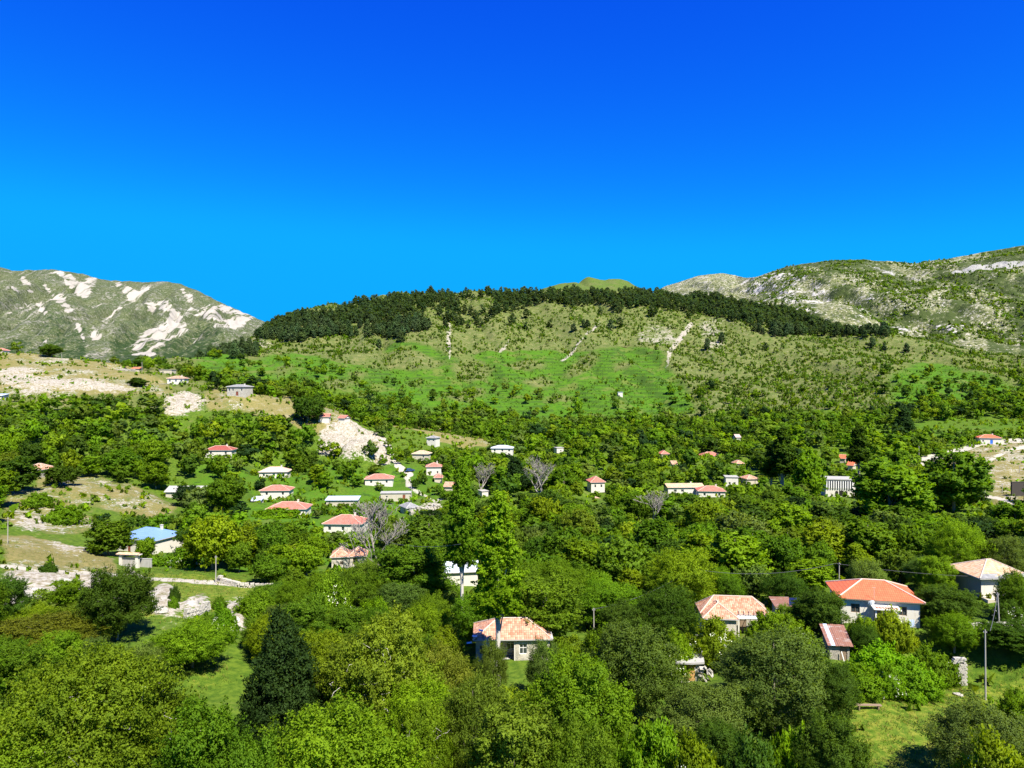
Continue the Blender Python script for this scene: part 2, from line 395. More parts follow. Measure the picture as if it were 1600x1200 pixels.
def terrain_material():
    b = NB('terrain'); v = b.coord()
    wa = nd(b.t, 'ShaderNodeAttribute', attribute_name='wa'); wb = nd(b.t, 'ShaderNodeAttribute', attribute_name='wb')
    dry, rock, lime = b.sep(wa.outputs['Color']); path, scrub, yellow = b.sep(wb.outputs['Color'])
    n1 = b.noise(v, .045, 6, .62); n2 = b.noise(v, .22, 6, .65); n3 = b.noise(v, 1.1, 5, .65); n4 = b.noise(v, 5.0, 4, .6)
    def wmask(w, n, soft=.16, gain=.9):
        k = b.math('ADD', w, b.math('MULTIPLY', b.math('SUBTRACT', n, .5), gain))
        return b.step(k, .5 - soft, .5 + soft)
    grass = b.mix(b.step(n3, .35, .66), (.055, .110, .009), (.115, .180, .016))
    grass = b.mix(b.step(n2, .55, .75), grass, (.14, .15, .040))
    dryc = b.mix(b.step(n3, .32, .68), (.270, .225, .085), (.150, .150, .042))
    dryc = b.mix(b.step(n2, .54, .72), dryc, (.31, .27, .17))
    dryc = b.mix(b.step(n4, .56, .70), dryc, (.17, .15, .06))
    dryc = b.mix(b.math('MULTIPLY', b.step(n1, .47, .60), b.step(n3, .36, .52)), dryc, (.105, .140, .026))
    scr = b.mix(b.step(n2, .40, .70), (.085, .128, .022), (.205, .205, .072))
    scr = b.mix(b.step(n4, .46, .66), scr, (.120, .130, .040))
    scr = b.mix(b.step(n3, .60, .68), scr, (.36, .34, .28))
    limec = b.mix(b.step(n2, .35, .7), (.060, .165, .007), (.100, .200, .010))
    limec = b.mix(b.step(n3, .5, .7), limec, (.036, .110, .007))
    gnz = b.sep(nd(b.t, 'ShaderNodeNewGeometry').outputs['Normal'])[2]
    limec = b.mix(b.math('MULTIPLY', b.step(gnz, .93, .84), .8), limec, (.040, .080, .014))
    limec = b.mix(b.step(n1, .54, .64), limec, (.120, .160, .030))
    limec = b.mix(b.step(n2, .55, .64), limec, (.036, .085, .010))
    limec = b.mix(b.step(n4, .55, .68), limec, (.055, .120, .010))
    rockc = b.mix(b.step(n3, .36, .62), (.27, .23, .16), (.47, .44, .38))
    rockc = b.mix(b.step(n4, .54, .68), rockc, (.24, .21, .12))
    rockc = b.mix(b.step(n2, .57, .66), rockc, (.20, .185, .075))
    yel = b.mix(b.step(n3, .4, .66), (.095, .165, .012), (.215, .235, .030))
    pathc = b.mix(n3, (.42, .38, .30), (.54, .50, .42))
    nr = b.math('ADD', b.math('MULTIPLY', n3, .35), b.math('ADD', b.math('MULTIPLY', n2, .35), b.math('MULTIPLY', n1, .30)))
    c = grass
    c = b.mix(wmask(scrub, nr, .16, 1.4), c, scr)
    c = b.mix(wmask(dry, nr, .16, 1.5), c, dryc)
    c = b.mix(wmask(yellow, n3), c, yel)
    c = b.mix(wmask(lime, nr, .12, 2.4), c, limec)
    c = b.mix(wmask(rock, nr, .10, 3.2), c, rockc)
    c = b.mix(wmask(path, n3, .12, .5), c, pathc)
    h = b.math('ADD', b.math('MULTIPLY', n3, .6), b.math('MULTIPLY', n4, .25))
    c = hue(b, c, .5, 1.0, .78)
    return b.done(b.bsdf(c, .95, b.bump(h, .8, .35), .1))
M['terrain'] = terrain_material()

def mountain_material(name, left=True):
    b = NB(name); v = b.coord()
    wa = nd(b.t, 'ShaderNodeAttribute', attribute_name='wa')
    scree, bush, crag = b.sep(wa.outputs['Color'])
    n1 = b.noise(v, .004, 7, .62); n2 = b.noise(v, .018, 7, .66); n3 = b.noise(v, .09, 6, .7); n5 = b.noise(v, .30, 4, .7)
    st = b.noise(b.map(v, (.045, .0028, .005)), 1.0, 6, .68)
    if left:
        g = b.mix(b.step(n2, .35, .65), (.066, .094, .036), (.112, .130, .060))
        rockc = (.25, .24, .205); sc = b.mix(b.step(st, .3, .7), (.30, .275, .235), (.42, .39, .34))
        darkc = (.026, .050, .014)
    else:
        g = b.mix(b.step(n3, .36, .62), (.090, .108, .036), (.190, .190, .092))
        rockc = (.34, .325, .275); sc = b.mix(b.step(n3, .3, .7), (.29, .27, .24), (.43, .41, .375))
        darkc = (.042, .060, .016)
    r1 = b.math('ADD', b.math('MULTIPLY', n3, .5), b.math('MULTIPLY', st if left else n2, .5))
    c = b.mix(b.step(r1, .50 if left else .52, .60), g, rockc)
    if left: c = b.mix(b.math('MULTIPLY', b.step(st, .57, .66), b.step(n2, .45, .58)), c, (.28, .26, .215))
    n6 = b.noise(v, .12, 3, .6)
    c = b.mix(b.step(n6, .55, .62), c, (.050, .068, .020))
    c = b.mix(b.step(n5, .52, .62), c, (.045, .062, .018))
    c = b.mix(b.step(n5, .46 if not left else .43, .38), c, (.36, .34, .285) if not left else (.25, .235, .19))
    bm = b.math('ADD', bush, b.math('MULTIPLY', b.math('SUBTRACT', n3, .5), 1.4))
    c = b.mix(b.step(bm, .42, .58), c, darkc)
    sm = b.math('ADD', scree, b.math('MULTIPLY', b.math('SUBTRACT', st if left else r1, .5), 3.0 if left else 2.6))
    c = b.mix(b.step(sm, .40, .56), c, sc)
    cm = b.math('ADD', crag, b.math('MULTIPLY', b.math('SUBTRACT', n3, .5), 1.2))
    c = b.mix(b.step(cm, .45, .6), c, (.27, .265, .245))
    c = hue(b, c, .5, 1.0, .88 if left else 1.12)
    return b.done(b.bsdf(c, .95, b.bump(b.math('ADD', n3, n2), .9, 6.0), .1))
M['mountain_l'] = mountain_material('mountain_pale_scree', True)
M['mountain_r'] = mountain_material('mountain_scrub', False)

# ------------------------------------------------------------------ mesh helpers
def np_mesh(name, V, Fq=None, Ft=None, mat=None, smooth=False):
    me = bpy.data.meshes.new(name)
    V = np.asarray(V, np.float32); nq = 0 if Fq is None else len(Fq); nt = 0 if Ft is None else len(Ft)
    me.vertices.add(len(V)); me.vertices.foreach_set('co', V.ravel())
    loops = []
    if nq: loops.append(np.asarray(Fq, np.int32).ravel())
    if nt: loops.append(np.asarray(Ft, np.int32).ravel())
    loops = np.concatenate(loops)
    me.loops.add(len(loops)); me.loops.foreach_set('vertex_index', loops)
    me.polygons.add(nq + nt)
    st = np.concatenate([np.arange(nq) * 4, nq * 4 + np.arange(nt) * 3]).astype(np.int32)
    me.polygons.foreach_set('loop_start', st)
    if smooth: me.polygons.foreach_set('use_smooth', np.ones(nq + nt, bool))
    me.update(calc_edges=True)
    if mat: me.materials.append(mat)
    return me
def set_attr(me, name, data, typ='FLOAT'):
    a = me.attributes.new(name, typ, 'POINT')
    if typ == 'FLOAT': a.data.foreach_set('value', np.asarray(data, np.float32).ravel())
    else: a.data.foreach_set('color', np.asarray(data, np.float32).ravel())
def link(name, me, parent=None, loc=None, rot=None, scale=None):
    o = bpy.data.objects.new(name, me); COL.objects.link(o)
    if parent: o.parent = parent
    if loc is not None: o.location = loc
    if rot is not None: o.rotation_euler = rot
    if scale is not None: o.scale = scale
    return o
def tag(o, label=None, cat=None, group=None, kind=None):
    if label: o['label'] = label
    if cat: o['category'] = cat
    if group: o['group'] = group
    if kind: o['kind'] = kind
    return o
class PB:
    """polygon builder in python lists"""
    def __init__(s): s.v = []; s.f = []
    def face(s, *pts):
        i = len(s.v); s.v += [tuple(p) for p in pts]; s.f.append(tuple(range(i, i + len(pts))))
    def box(s, x0, x1, y0, y1, z0, z1):
        i = len(s.v)
        s.v += [(x0,y0,z0),(x1,y0,z0),(x1,y1,z0),(x0,y1,z0),(x0,y0,z1),(x1,y0,z1),(x1,y1,z1),(x0,y1,z1)]
        s.f += [tuple(i + k for k in q) for q in ((0,3,2,1),(4,5,6,7),(0,1,5,4),(1,2,6,5),(2,3,7,6),(3,0,4,7))]
    def bar(s, a, b, r=.06, r2=None, n=6):
        a = Vector(a); b = Vector(b); d = (b - a).normalized(); r2 = r if r2 is None else r2
        u = d.orthogonal().normalized(); w = d.cross(u); i = len(s.v)
        for p, q in ((a, r), (b, r2)):
            for k in range(n):
                t = 2 * math.pi * k / n; s.v.append(tuple(p + (u * math.cos(t) + w * math.sin(t)) * q))
        for k in range(n): s.f.append((i + k, i + (k + 1) % n, i + n + (k + 1) % n, i + n + k))
        s.f.append(tuple(i + k for k in range(n))[::-1]); s.f.append(tuple(i + n + k for k in range(n)))
    def build(s, name, mat, parent=None, **kw):
        me = bpy.data.meshes.new(name); me.from_pydata(s.v, [], s.f); me.update()
        me.materials.append(M[mat] if isinstance(mat, str) else mat)
        return link(name, me, parent, **kw)
def empty(name, loc, rz=0.0):
    o = bpy.data.objects.new(name, None); o.empty_display_size = .5
    COL.objects.link(o); o.location = loc; o.rotation_euler = (0, 0, rz); return o

# ------------------------------------------------------------------ buildings: where they stand (needed before the ground is levelled for them)
# px centre, py of front eave, depth Y, roof width in px, depth d, wall height, roof rise, turn, roof type
def H(key, px, pe, Y, wpx, d, h, rise, rot, rt, rm, wm, label, lm, wins=(), doors=(), prot=None, wings=(), o=.45, chim=None, name='house', cat='house', ridge=None):
    return dict(key=key, px=px, pe=pe, Y=Y, wpx=wpx, d=d, h=h, rise=rise, rot=math.radians(rot), rt=rt, rm=rm, wm=wm, label=label, lm=lm,
                wins=wins, doors=doors, prot=prot, wings=wings, o=o, chim=chim, name=name, cat=cat, ridge=ridge)
W2 = ((0, -.28, 1.0, .9, 1.1), (0, .28, 1.0, .9, 1.1))
W3 = ((0, -.34, 1.0, .9, 1.1), (0, 0.02, 1.0, .9, 1.1), (0, .34, 1.0, .9, 1.1))
HOUSES = [
 H('ruin', 800, 997, 97, 126, 6.0, 3.3, 1.9, 2, 'hip', 'tile_old', 'old_wall', 'abandoned cream house with mossy tile roof, poplar trunks standing in front of its porch', 'the abandoned cream house',
   prot=(735, 968, 866, 1028)),
 H('vine', 1147, 966, 107, 112, 6.5, 3.1, 1.9, -6, 'hip', 'tile_old', 'old_wall', 'old plastered house with patched orange tile roof and vine climbing over its collapsed eave', 'the vine-grown tiled house',
   prot=(1092, 928, 1205, 985)),
 H('red', 1364, 936, 100, 124, 7.2, 3.3, 1.75, -13, 'hip', 'tile_new', 'white_wall', 'white single-storey house with bright new orange-red hip roof and porch with satellite dish', 'the bright orange-roofed white house',
   prot=(1290, 906, 1438, 966)),
 H('pale', 1545, 901, 112, 84, 6.8, 3.0, 1.9, 3, 'hip', 'tile_pale', 'white_wall', 'pale-tiled hip-roofed house with grey shaded side wall and slate-edged eaves', 'the pale-tiled house',
   prot=(1488, 872, 1592, 930), wins=((0, .12, .9, 1.0, 1.2),), doors=((0, .36, .9),)),
 H('twin', 546, 869, 160, 58, 5.0, 2.9, 1.5, 8, 'none', 'tile_old', 'old_wall', 'small weathered house under two crumbling pyramid tile roofs beside the dead tree', 'the twin-pyramid-roofed house',
   prot=(512, 855, 580, 891), wins=((0, -.22, 1.0, .8, .8), (0, .28, 1.0, .9, 1.1))),
 H('blue', 235, 842, 168, 84, 9.0, 3.6, 1.9, -20, 'hip', 'blue_roof', 'white_wall', 'white house with bright blue sheet-metal hip roof beyond the gateway', 'the blue-roofed house',
   prot=(200, 818, 276, 862), wins=((0, .28, .9, 1.2, 1.3),), doors=((0, -.15, .9),)),
 H('tin', 712, 893, 140, 72, 6.0, 2.8, 1.3, 10, 'gable', 'tin_white', 'white_wall', 'white cottage with pale corrugated metal roof half hidden behind the poplars', 'the pale metal-roofed cottage',
   prot=(676, 878, 744, 915), wins=((0, -.3, .9, .9, 1.1),)),
 H('stoneleft', 62, 733, 240, 36, 6.0, 2.8, 1.6, -10, 'hip', 'tile_old', 'stone_wall', 'rough stone house with orange tiled roof on the bare slope at the left', 'the stone house on the left slope',
   prot=(38, 721, 80, 745), wins=((0, -.2, .9, .8, 1.1),), doors=((0, -.38, .9),)),
 H('brown', 345, 703, 300, 44, 6.5, 2.8, 1.5, 4, 'hip', 'tile_brown', 'white_wall', 'white house with dark red-brown roof high among the left-hand trees', 'the brown-roofed white house', W2, prot=(322, 694, 368, 713)),
 H('hidden', 295, 768, 245, 62, 7, 2.6, 1.5, 0, 'gable', 'concrete', 'cream_wall', 'grey-roofed house almost wholly hidden behind a dark round bush', 'the bush-hidden grey house', prot=None),
 H('pink', 430, 737, 292, 46, 7, 3.0, 1.6, 6, 'hip', 'tile_pink', 'white_wall', 'white house with faded pink roof and one red patch of tiles', 'the pink-roofed house', W3, prot=(405, 729, 454, 746)),
 H('redlow', 433, 766, 262, 48, 7, 2.8, 1.4, 4, 'hip', 'tile_red', 'white_wall', 'red hip-roofed house just below the pink-roofed house', 'the red house below the pink one', W2, prot=(409, 757, 458, 769)),
 H('redwide', 452, 795, 232, 64, 8, 2.8, 1.7, 3, 'hip', 'tile_red', 'white_wall', 'wide red hip-roofed house above the bright green vine terrace', 'the wide red-roofed house', W3, prot=(418, 784, 486, 800)),
 H('redbare', 541, 818, 205, 64, 8, 3.0, 1.8, -4, 'hip', 'tile_red', 'white_wall', 'red-roofed white house directly behind the grey dead tree', 'the red-roofed house behind the dead tree', W3, prot=(508, 807, 578, 826)),
 H('redmid', 593, 748, 290, 46, 7, 2.8, 1.5, 6, 'hip', 'tile_red', 'white_wall', 'red hip-roofed house below the white bare slope', 'the red house below the white slope', W2, prot=(570, 737, 617, 751)),
 H('shedlong', 619, 771, 268, 50, 4.5, 2.6, .2, 4, 'flat', 'concrete', 'cream_wall', 'long low flat-roofed shed with brown door among the village trees', 'the long flat-roofed shed', ((0, -.3, 1.0, .8, .7),), ((0, .28, 1.0),), prot=(594, 767, 645, 781), name='shed', cat='shed'),
 H('whiteup', 677, 684, 370, 18, 5, 4.2, .9, -20, 'hip', 'slate', 'white_wall', 'tall white cube house with grey slate roof on the spur', 'the white cube house', ((0, -.25, 2.4, .8, .9), (0, .25, 2.4, .8, .9)), prot=(667, 679, 687, 697)),
 H('whiteroof', 785, 700, 362, 36, 7, 2.8, 1.2, -4, 'hip', 'tin_white', 'white_wall', 'white house with pale sheet roof where the spur meets the woods', 'the pale-roofed house by the woods', W3, prot=(765, 693, 803, 706)),
 H('tan', 659, 709, 335, 28, 6, 2.8, 1.3, -8, 'hip', 'tile_pale', 'cream_wall', 'tan-roofed cottage beside the steep pale track', 'the tan-roofed cottage', ((0, .2, .9, .8, 1),), prot=(645, 702, 675, 716)),
 H('redwhite', 678, 729, 312, 26, 6, 4.0, 1.4, 5, 'hip', 'tile_red', 'white_wall', 'two-storey white house with small red roof right of the track', 'the two-storey red-roofed house', ((0, -.2, 1.0, .8, 1), (0, .25, 1.0, .8, 1)), prot=(656, 723, 692, 738)),
 H('redtiny', 685, 746, 300, 15, 5, 2.6, 1.5, 5, 'hip', 'tile_red', 'cream_wall', 'small red-roofed outbuilding beside a pole near the track', 'the small red outbuilding', prot=(677, 740, 692, 752), name='outbuilding', cat='outbuilding'),
 H('orangebit', 704, 760, 285, 18, 5, 2.6, 1.4, -10, 'gable', 'tile_old', 'cream_wall', 'orange-tiled hut left of the tall dark poplar', 'the orange hut by the poplar', prot=(692, 754, 712, 764), name='hut', cat='hut'),
 H('whitebit', 755, 768, 280, 14, 4, 3.0, .2, 25, 'flat', 'concrete', 'white_wall', 'small white box-shaped building just right of the tall poplar', 'the small white box building', prot=(748, 763, 763, 776), name='outbuilding', cat='outbuilding'),
 H('redtop', 507, 651, 352, 19, 6, 2.8, 1.4, 6, 'gable', 'tile_red', 'white_wall', 'red-roofed house peeping over trees at the top of the white slope', 'the red house above the white slope', prot=(498, 645, 518, 654)),
 H('redtop2', 538, 653, 352, 14, 5, 2.6, 1.2, -20, 'gable', 'tile_red', 'white_wall', 'little red-roofed hut at the brink of the white slope', 'the hut at the brink', prot=(531, 648, 543, 656), name='hut', cat='hut'),
 H('tinlong', 536, 781, 255, 52, 5, 2.4, .6, 2, 'shed', 'tin_pale_blue', 'cream_wall', 'long low shed with pale blue-white metal roof between red-roofed houses', 'the long pale-blue shed', prot=(508, 775, 563, 784), name='shed', cat='shed'),
 H('greydark', 640, 793, 245, 24, 6, 2.6, 1.3, 30, 'hip', 'slate', 'pale_stone', 'dark slate-roofed hut above the broken stone terrace', 'the slate-roofed hut', prot=(628, 782, 652, 798), name='hut', cat='hut'),
 H('bluebit', 402, 782, 250, 18, 5, 2.6, .7, 6, 'shed', 'tin_pale_blue', 'cream_wall', 'small lean-to with pale blue sheet roof left of the red houses', 'the pale blue lean-to', prot=(396, 776, 411, 785), name='lean_to_shed', cat='shed'),
 H('whiteruin', 873, 700, 392, 14, 4, 3.0, .2, 20, 'flat', 'concrete', 'white_wall', 'tiny white roofless block in the woods above the pale bare tree', 'the tiny white block', ((0, .1, 1, .8, 1),), prot=(865, 695, 881, 707), name='outbuilding', cat='outbuilding'),
 H('tower', 931, 753, 302, 25, 7, 4.6, 2.0, 8, 'hip', 'tile_red', 'white_wall', 'tall white house with red hip roof and two dark windows amid the central woods', 'the tall red-roofed white house', ((0, -.2, 2.2, .8, 1.3), (0, .25, 2.2, .8, 1.3)), prot=(919, 744, 945, 765)),
 H('orange2', 930, 784, 285, 22, 6, 2.6, 1.5, -15, 'hip', 'tile_old', 'cream_wall', 'orange-roofed cottage just below the tall red-roofed white house', 'the orange cottage below the tall house', prot=(916, 776, 941, 785)),
 H('longtile', 1068, 761, 292, 60, 7, 3.0, 1.0, 3, 'gable', 'tile_pale', 'white_wall', 'long low building with faded tan tile roof and white end wall', 'the long tan-roofed building', ((0, -.3, 1, 1.2, 1), (0, -.1, 1, 1.2, 1)), prot=(1036, 752, 1096, 768)),
 H('redend', 1110, 767, 284, 44, 7, 3.0, 1.5, -6, 'hip', 'tile_red', 'white_wall', 'red hip-roofed house at the end of the long tan-roofed building', 'the red house by the long building', W2, prot=(1088, 756, 1132, 774)),
 H('grey', 1142, 746, 305, 22, 6, 4.0, .3, -8, 'flat', 'concrete', 'white_wall', 'grey flat-roofed two-storey house right of the red roof', 'the grey flat-roofed house', ((0, -.2, 1, .9, 1), (0, .2, 1, .9, 1)), prot=(1130, 740, 1154, 764)),
 H('orange3', 1171, 748, 312, 22, 6, 2.6, 1.4, 10, 'hip', 'tile_old', 'cream_wall', 'orange-roofed cottage on the small green lawn', 'the orange cottage on the lawn', prot=(1159, 741, 1182, 750)),
 H('far1', 1037, 709, 380, 14, 6, 2.6, 1.5, 4, 'hip', 'tile_red', 'white_wall', 'tiny red pyramid roof alone in the woods above the central houses', 'the tiny red pyramid roof', prot=(1030, 703, 1046, 711)),
 H('far2', 1109, 712, 380, 32, 7, 2.8, 1.7, -5, 'hip', 'tile_red', 'white_wall', 'far red-roofed house with pale ridge deep in the woods', 'the far red roof in the woods', W2, prot=(1092, 705, 1127, 714)),
 H('far3', 1052, 725, 350, 10, 5, 2.6, 1.3, 4, 'gable', 'tile_old', 'white_wall', 'small orange-roofed white hut below the tiny red pyramid roof', 'the small orange-roofed hut', prot=(1046, 719, 1058, 728), name='hut', cat='hut'),
 H('far4', 1151, 683, 410, 9, 5, 2.6, 1.4, 4, 'gable', 'tile_pink', 'white_wall', 'farthest little pinkish roof at the foot of the green hill', 'the farthest pinkish roof', prot=(1146, 678, 1156, 685), name='hut', cat='hut'),
 H('far5', 1153, 724, 350, 14, 5, 2.6, 1.4, 8, 'hip', 'tile_old', 'cream_wall', 'orange roof among trees right of the far red roof', 'the orange roof among trees', prot=(1145, 718, 1160, 726)),
 H('fins', 1309, 750, 265, 48, 8, 6.0, .35, -10, 'flat', 'concrete', 'white_wall', 'white two-storey public building with row of dark vertical slots and arched entrance', 'the white public building', (), prot=(1284, 744, 1338, 782), name='public_building', cat='building'),
 H('bluedoor', 1544, 684, 372, 32, 6, 3.2, 1.4, -14, 'hip', 'tile_new', 'white_wall', 'white house with orange roof and bright blue door beside the curving track', 'the blue-doored house', ((0, -.35, 1, .8, 1),), ((0, .05, 1.3),), prot=(1526, 677, 1562, 698)),
 H('bitr1', 1317, 716, 345, 9, 5, 2.6, 1.5, -30, 'gable', 'tile_new', 'cream_wall', 'orange roof sliver above the dark poplars at the right', 'the orange roof sliver', prot=(1313, 710, 1322, 718), name='hut', cat='hut'),
 H('bitr2', 1331, 727, 325, 10, 5, 2.6, 1.6, -40, 'gable', 'tile_new', 'cream_wall', 'small steep orange roof between trees above the public building', 'the small steep orange roof', prot=(1326, 720, 1336, 730), name='hut', cat='hut'),
 H('edge', 3, 547, 470, 16, 6, 2.8, 1.5, 0, 'hip', 'tile_red', 'white_wall', 'red-roofed house cut by the left edge on the skyline', 'the red house at the left edge', prot=(0, 537, 9, 552)),
 H('twostorey', 375, 604, 366, 34, 7, 4.6, 1.0, -12, 'hip', 'slate', 'pale_stone', 'two-storey pale stone house with grey slab roof on the ledge', 'the two-storey stone house', ((0, -.38, 2.3, .9, 1.2), (0, -.18, 2.3, .9, 1.2), (0, .3, 2.3, .9, 1.2)), ((0, .06, 1.4),), prot=(356, 598, 394, 617)),
 H('bluewin', 278, 591, 420, 28, 7, 3.0, 1.4, 4, 'hip', 'tile_old', 'white_wall', 'white house with red roof and blue windows on the upper left ledge', 'the blue-windowed house', W3, prot=(263, 585, 294, 597)),
 H('ruinup', 194, 576, 440, 30, 5, 3.0, .2, 0, 'none', 'concrete', 'pale_stone', 'roofless pale stone ruin on the bare upper left slope', 'the roofless stone ruin', ((0, .25, .8, .9, 1.2),), prot=(176, 571, 210, 583), name='ruin', cat='ruin'),
 H('redup', 215, 576, 455, 13, 5, 2.6, 1.0, 0, 'gable', 'tile_new', 'cream_wall', 'flat red roof just right of the roofless ruin', 'the red roof by the ruin', prot=(208, 572, 222, 578), name='hut', cat='hut'),
 H('greyup', 262, 578, 450, 22, 6, 3.0, .3, 0, 'flat', 'concrete', 'cream_wall', 'grey flat-roofed house behind the blue-windowed house', 'the grey house behind blue windows', ((0, -.2, 1, .9, 1),), prot=(250, 574, 276, 586)),
 H('ruinlow', 254, 600, 410, 26, 5, 2.4, .2, 3, 'flat', 'concrete', 'pale_stone', 'low grey broken shed just below the blue-windowed house', 'the low broken shed', ((0, -.1, .6, 1.0, 1.0),), prot=(244, 597, 270, 606), name='shed', cat='shed'),
 H('paleblueedge', 0, 618, 330, 18, 6, 2.6, .8, 8, 'shed', 'tin_pale_blue', 'white_wall', 'pale blue sheet roof at the left edge below the rocky slope', 'the pale blue edge roof', prot=(0, 614, 9, 624), name='shed', cat='shed'),
 H('hutgreen', 969, 613, 545, 9, 3, 2.6, .3, 0, 'flat', 'tin_white', 'white_wall', 'lone white hut on the bright green terraces', 'the lone white terrace hut', prot=(962, 610, 975, 618), name='hut', cat='hut'),
 H('slabshed', 1078, 1036, 92, 44, 3.2, 2.4, .2, -6, 'none', 'concrete', 'orange_wall', 'ruined little shed with orange wall under a broken concrete slab', 'the ruined orange shed', prot=(1044, 1028, 1110, 1062), name='ruined_shed', cat='shed'),
 H('rustshed', 1306, 1008, 93, 40, 3.2, 2.2, 1.5, -8, 'shed', 'tin_rust', 'stone_wall', 'stone shed with rusty sheet roof striped by one pale metal sheet', 'the rusty-roofed shed', prot=(1284, 980, 1326, 1022), name='shed', cat='shed'),
 H('sidehut', 1222, 948, 112, 30, 3.2, 2.4, .5, -5, 'shed', 'tin_rust', 'old_wall', 'brown lean-to with junk beside the vine-grown tiled house', 'the brown lean-to', prot=(1196, 933, 1246, 948), name='lean_to_shed', cat='shed'),
]
HB = {h['key']: h for h in HOUSES}
for h in HOUSES:
    h['x'], h['y'], ze = at(h['px'], h['pe'], h['Y'])
    h['w'] = h['wpx'] * h['Y'] / F - 2 * h['o']
    if h['w'] < 2.2: h['w'] = 2.2
    # the centre of the plan lies half a house behind the eave that was measured
    h['y'] += h['d'] * .5; h['x'] *= (h['y'] / h['Y'])
    h['zb'] = ze - h['h']
    dz = h['zb'] - float(ground(np.array([h['x']]), np.array([h['y']]))[0])
    h['dz'] = dz
for h in HOUSES:
    PADS.append((h['x'], h['y'], h['dz'], max(h['w'], h['d']) * .75 + 3.0))
# a few more spot heights
for (px, py, Y) in [(183, 995, 92), (337, 914, 133), (210, 886, 146), (1540, 1086, 85), (1357, 1110, 80), (1490, 1070, 89), (60, 860, 150), (560, 695, 320), (1565, 982, 96)]:
    x, y, z = at(px, py, Y)
    PADS.append((x, y, z - float(ground_raw(np.array([x]), np.array([y]))[0]), 8.0))

# ------------------------------------------------------------------ terrain sheet
def soft(a, n=2):
    for _ in range(n):
        p = np.pad(a, 1, mode='edge')
        a = (p[:-2, 1:-1] + p[2:, 1:-1] + p[1:-1, :-2] + p[1:-1, 2:] + 2 * p[1:-1, 1:-1]) / 6
    return a

ROWS = np.concatenate([np.arange(-60, 40, 4.0), np.arange(40, 180, 1.0), np.arange(180, 440, 2.0), np.arange(440, 740, 1.8), np.arange(740, 1000, 4.0), np.arange(1000, 1401, 10.0)])
UN = 540
US = np.linspace(-1, 1, UN)
US = np.sign(US) * (np.abs(US) * .82 + (np.abs(US) ** 6) * .85)
yy, uu = np.meshgrid(ROWS, US, indexing='ij')
xx = uu * np.where(yy > 60, yy, 60 + (60 - yy) * .4)
zz = ground(xx.ravel(), yy.ravel()).reshape(xx.shape)
TPX = px_of(xx, yy); TPY = py_of(zz, yy)
WPX = TPX + 34 * (fbm(xx / (yy * .02 + 1), yy / (yy * .04 + 2), 3, 41) - .5) * 1.2
WPY = TPY + 20 * (fbm(xx / (yy * .02 + 1), yy / (yy * .04 + 2), 3, 47) - .5)
def pm(poly, y0, y1): return inpoly(WPX, WPY, poly) & (yy > y0) & (yy < y1)
def lm(pts, w, y0, y1): return nearline(TPX + (WPX - TPX) * .3, TPY + (WPY - TPY) * .3, pts, w) & (yy > y0) & (yy < y1)
dry = np.zeros(xx.shape); rock = dry.copy(); lime = dry.copy(); path = dry.copy(); scrub = dry.copy(); yel = dry.copy()
# hillside scrub above the woods
edge = 500 + 40 * (fbm(TPX / 60, yy / 60, 3, 61) - .5)
scrub[(yy > edge)] = .9
scrub[(TPX > 1060) & (TPY < 640) & (yy > 430)] = .9
up = (TPX < 420) & (yy > 290) & (TPY < 640)
scrub[up] = .8; dry[up] = .45
for p in ([(0,552),(100,552),(200,568),(262,600),(300,630),(268,652),(230,612),(150,612),(80,628),(0,622)],):
    m = pm(p, 290, 500); dry[m] = .8; rock[m] = .38
for p in ([(265,640),(285,612),(318,612),(330,625),(305,642),(275,655)], [(492,702),(502,680),(560,660),(600,690),(612,724),(560,712),(500,710)], [(40,600),(120,596),(200,600),(210,612),(120,612),(40,612)],
          [(0,580),(70,580),(60,605),(0,612)], [(20,812),(60,805),(75,822),(40,835)], [(70,830),(110,850),(155,862),(150,872),(100,862)]):
    rock[pm(p, 110, 500)] = .74
rock[pm([(486,706),(498,678),(560,656),(604,686),(618,728),(560,716),(500,714)], 250, 380)] = .98
for p in ([(330,608),(420,612),(520,628),(560,660),(500,690),(450,655),(330,640)], [(610,648),(650,658),(700,670),(765,692),(745,703),(680,690),(620,667)], [(60,738),(150,742),(200,758),(295,800),(240,812),(150,795),(60,775)],
          [(0,760),(60,770),(130,800),(170,830),(60,830),(0,810)], [(0,832),(90,842),(185,885),(200,912),(0,912)], [(1435,722),(1480,703),(1600,684),(1700,684),(1700,795),(1545,792),(1530,730),(1440,742)], [(0,535),(110,545),(200,570),(100,560),(0,560)]):
    m = pm(p, 100, 500); dry[m] = .95; rock[m] = np.maximum(rock[m], np.where(TPX[m] > 1300, .46, .36))
for p in ([(0,893),(100,898),(205,908),(190,925),(100,930),(0,945)], [(125,950),(160,935),(200,938),(170,962),(130,970)], [(225,925),(262,912),(275,945),(320,925),(325,940),(255,968)], [(350,935),(400,930),(395,985),(372,985)], [(640,795),(680,780),(690,800),(660,815)]):
    m = pm(p, 80, 260); rock[m] = .75; dry[m] = .6
yel[pm([(215,895),(400,905),(420,945),(380,965),(330,955),(240,972),(200,950)], 90, 150)] = .72
yel[pm([(0,905),(120,925),(130,950),(40,950),(0,940)], 90, 150)] = .6
yel[pm([(1320,1085),(1450,1070),(1600,1055),(1700,1060),(1700,1260),(1450,1260),(1440,1260),(1330,1260)], 50, 120)] = .62
yel[pm([(280,1040),(340,1030),(360,1060),(300,1090)], 60, 110)] = .5
path[lm([(0,884),(90,896),(200,898),(230,905),(400,914)], 5, 110, 160)] = .85
path[lm([(200,888),(208,897),(235,908)], 6, 110, 160)] = .85
path[lm([(545,650),(575,672),(602,690),(612,712),(630,735),(640,742)], 6, 280, 360)] = .85
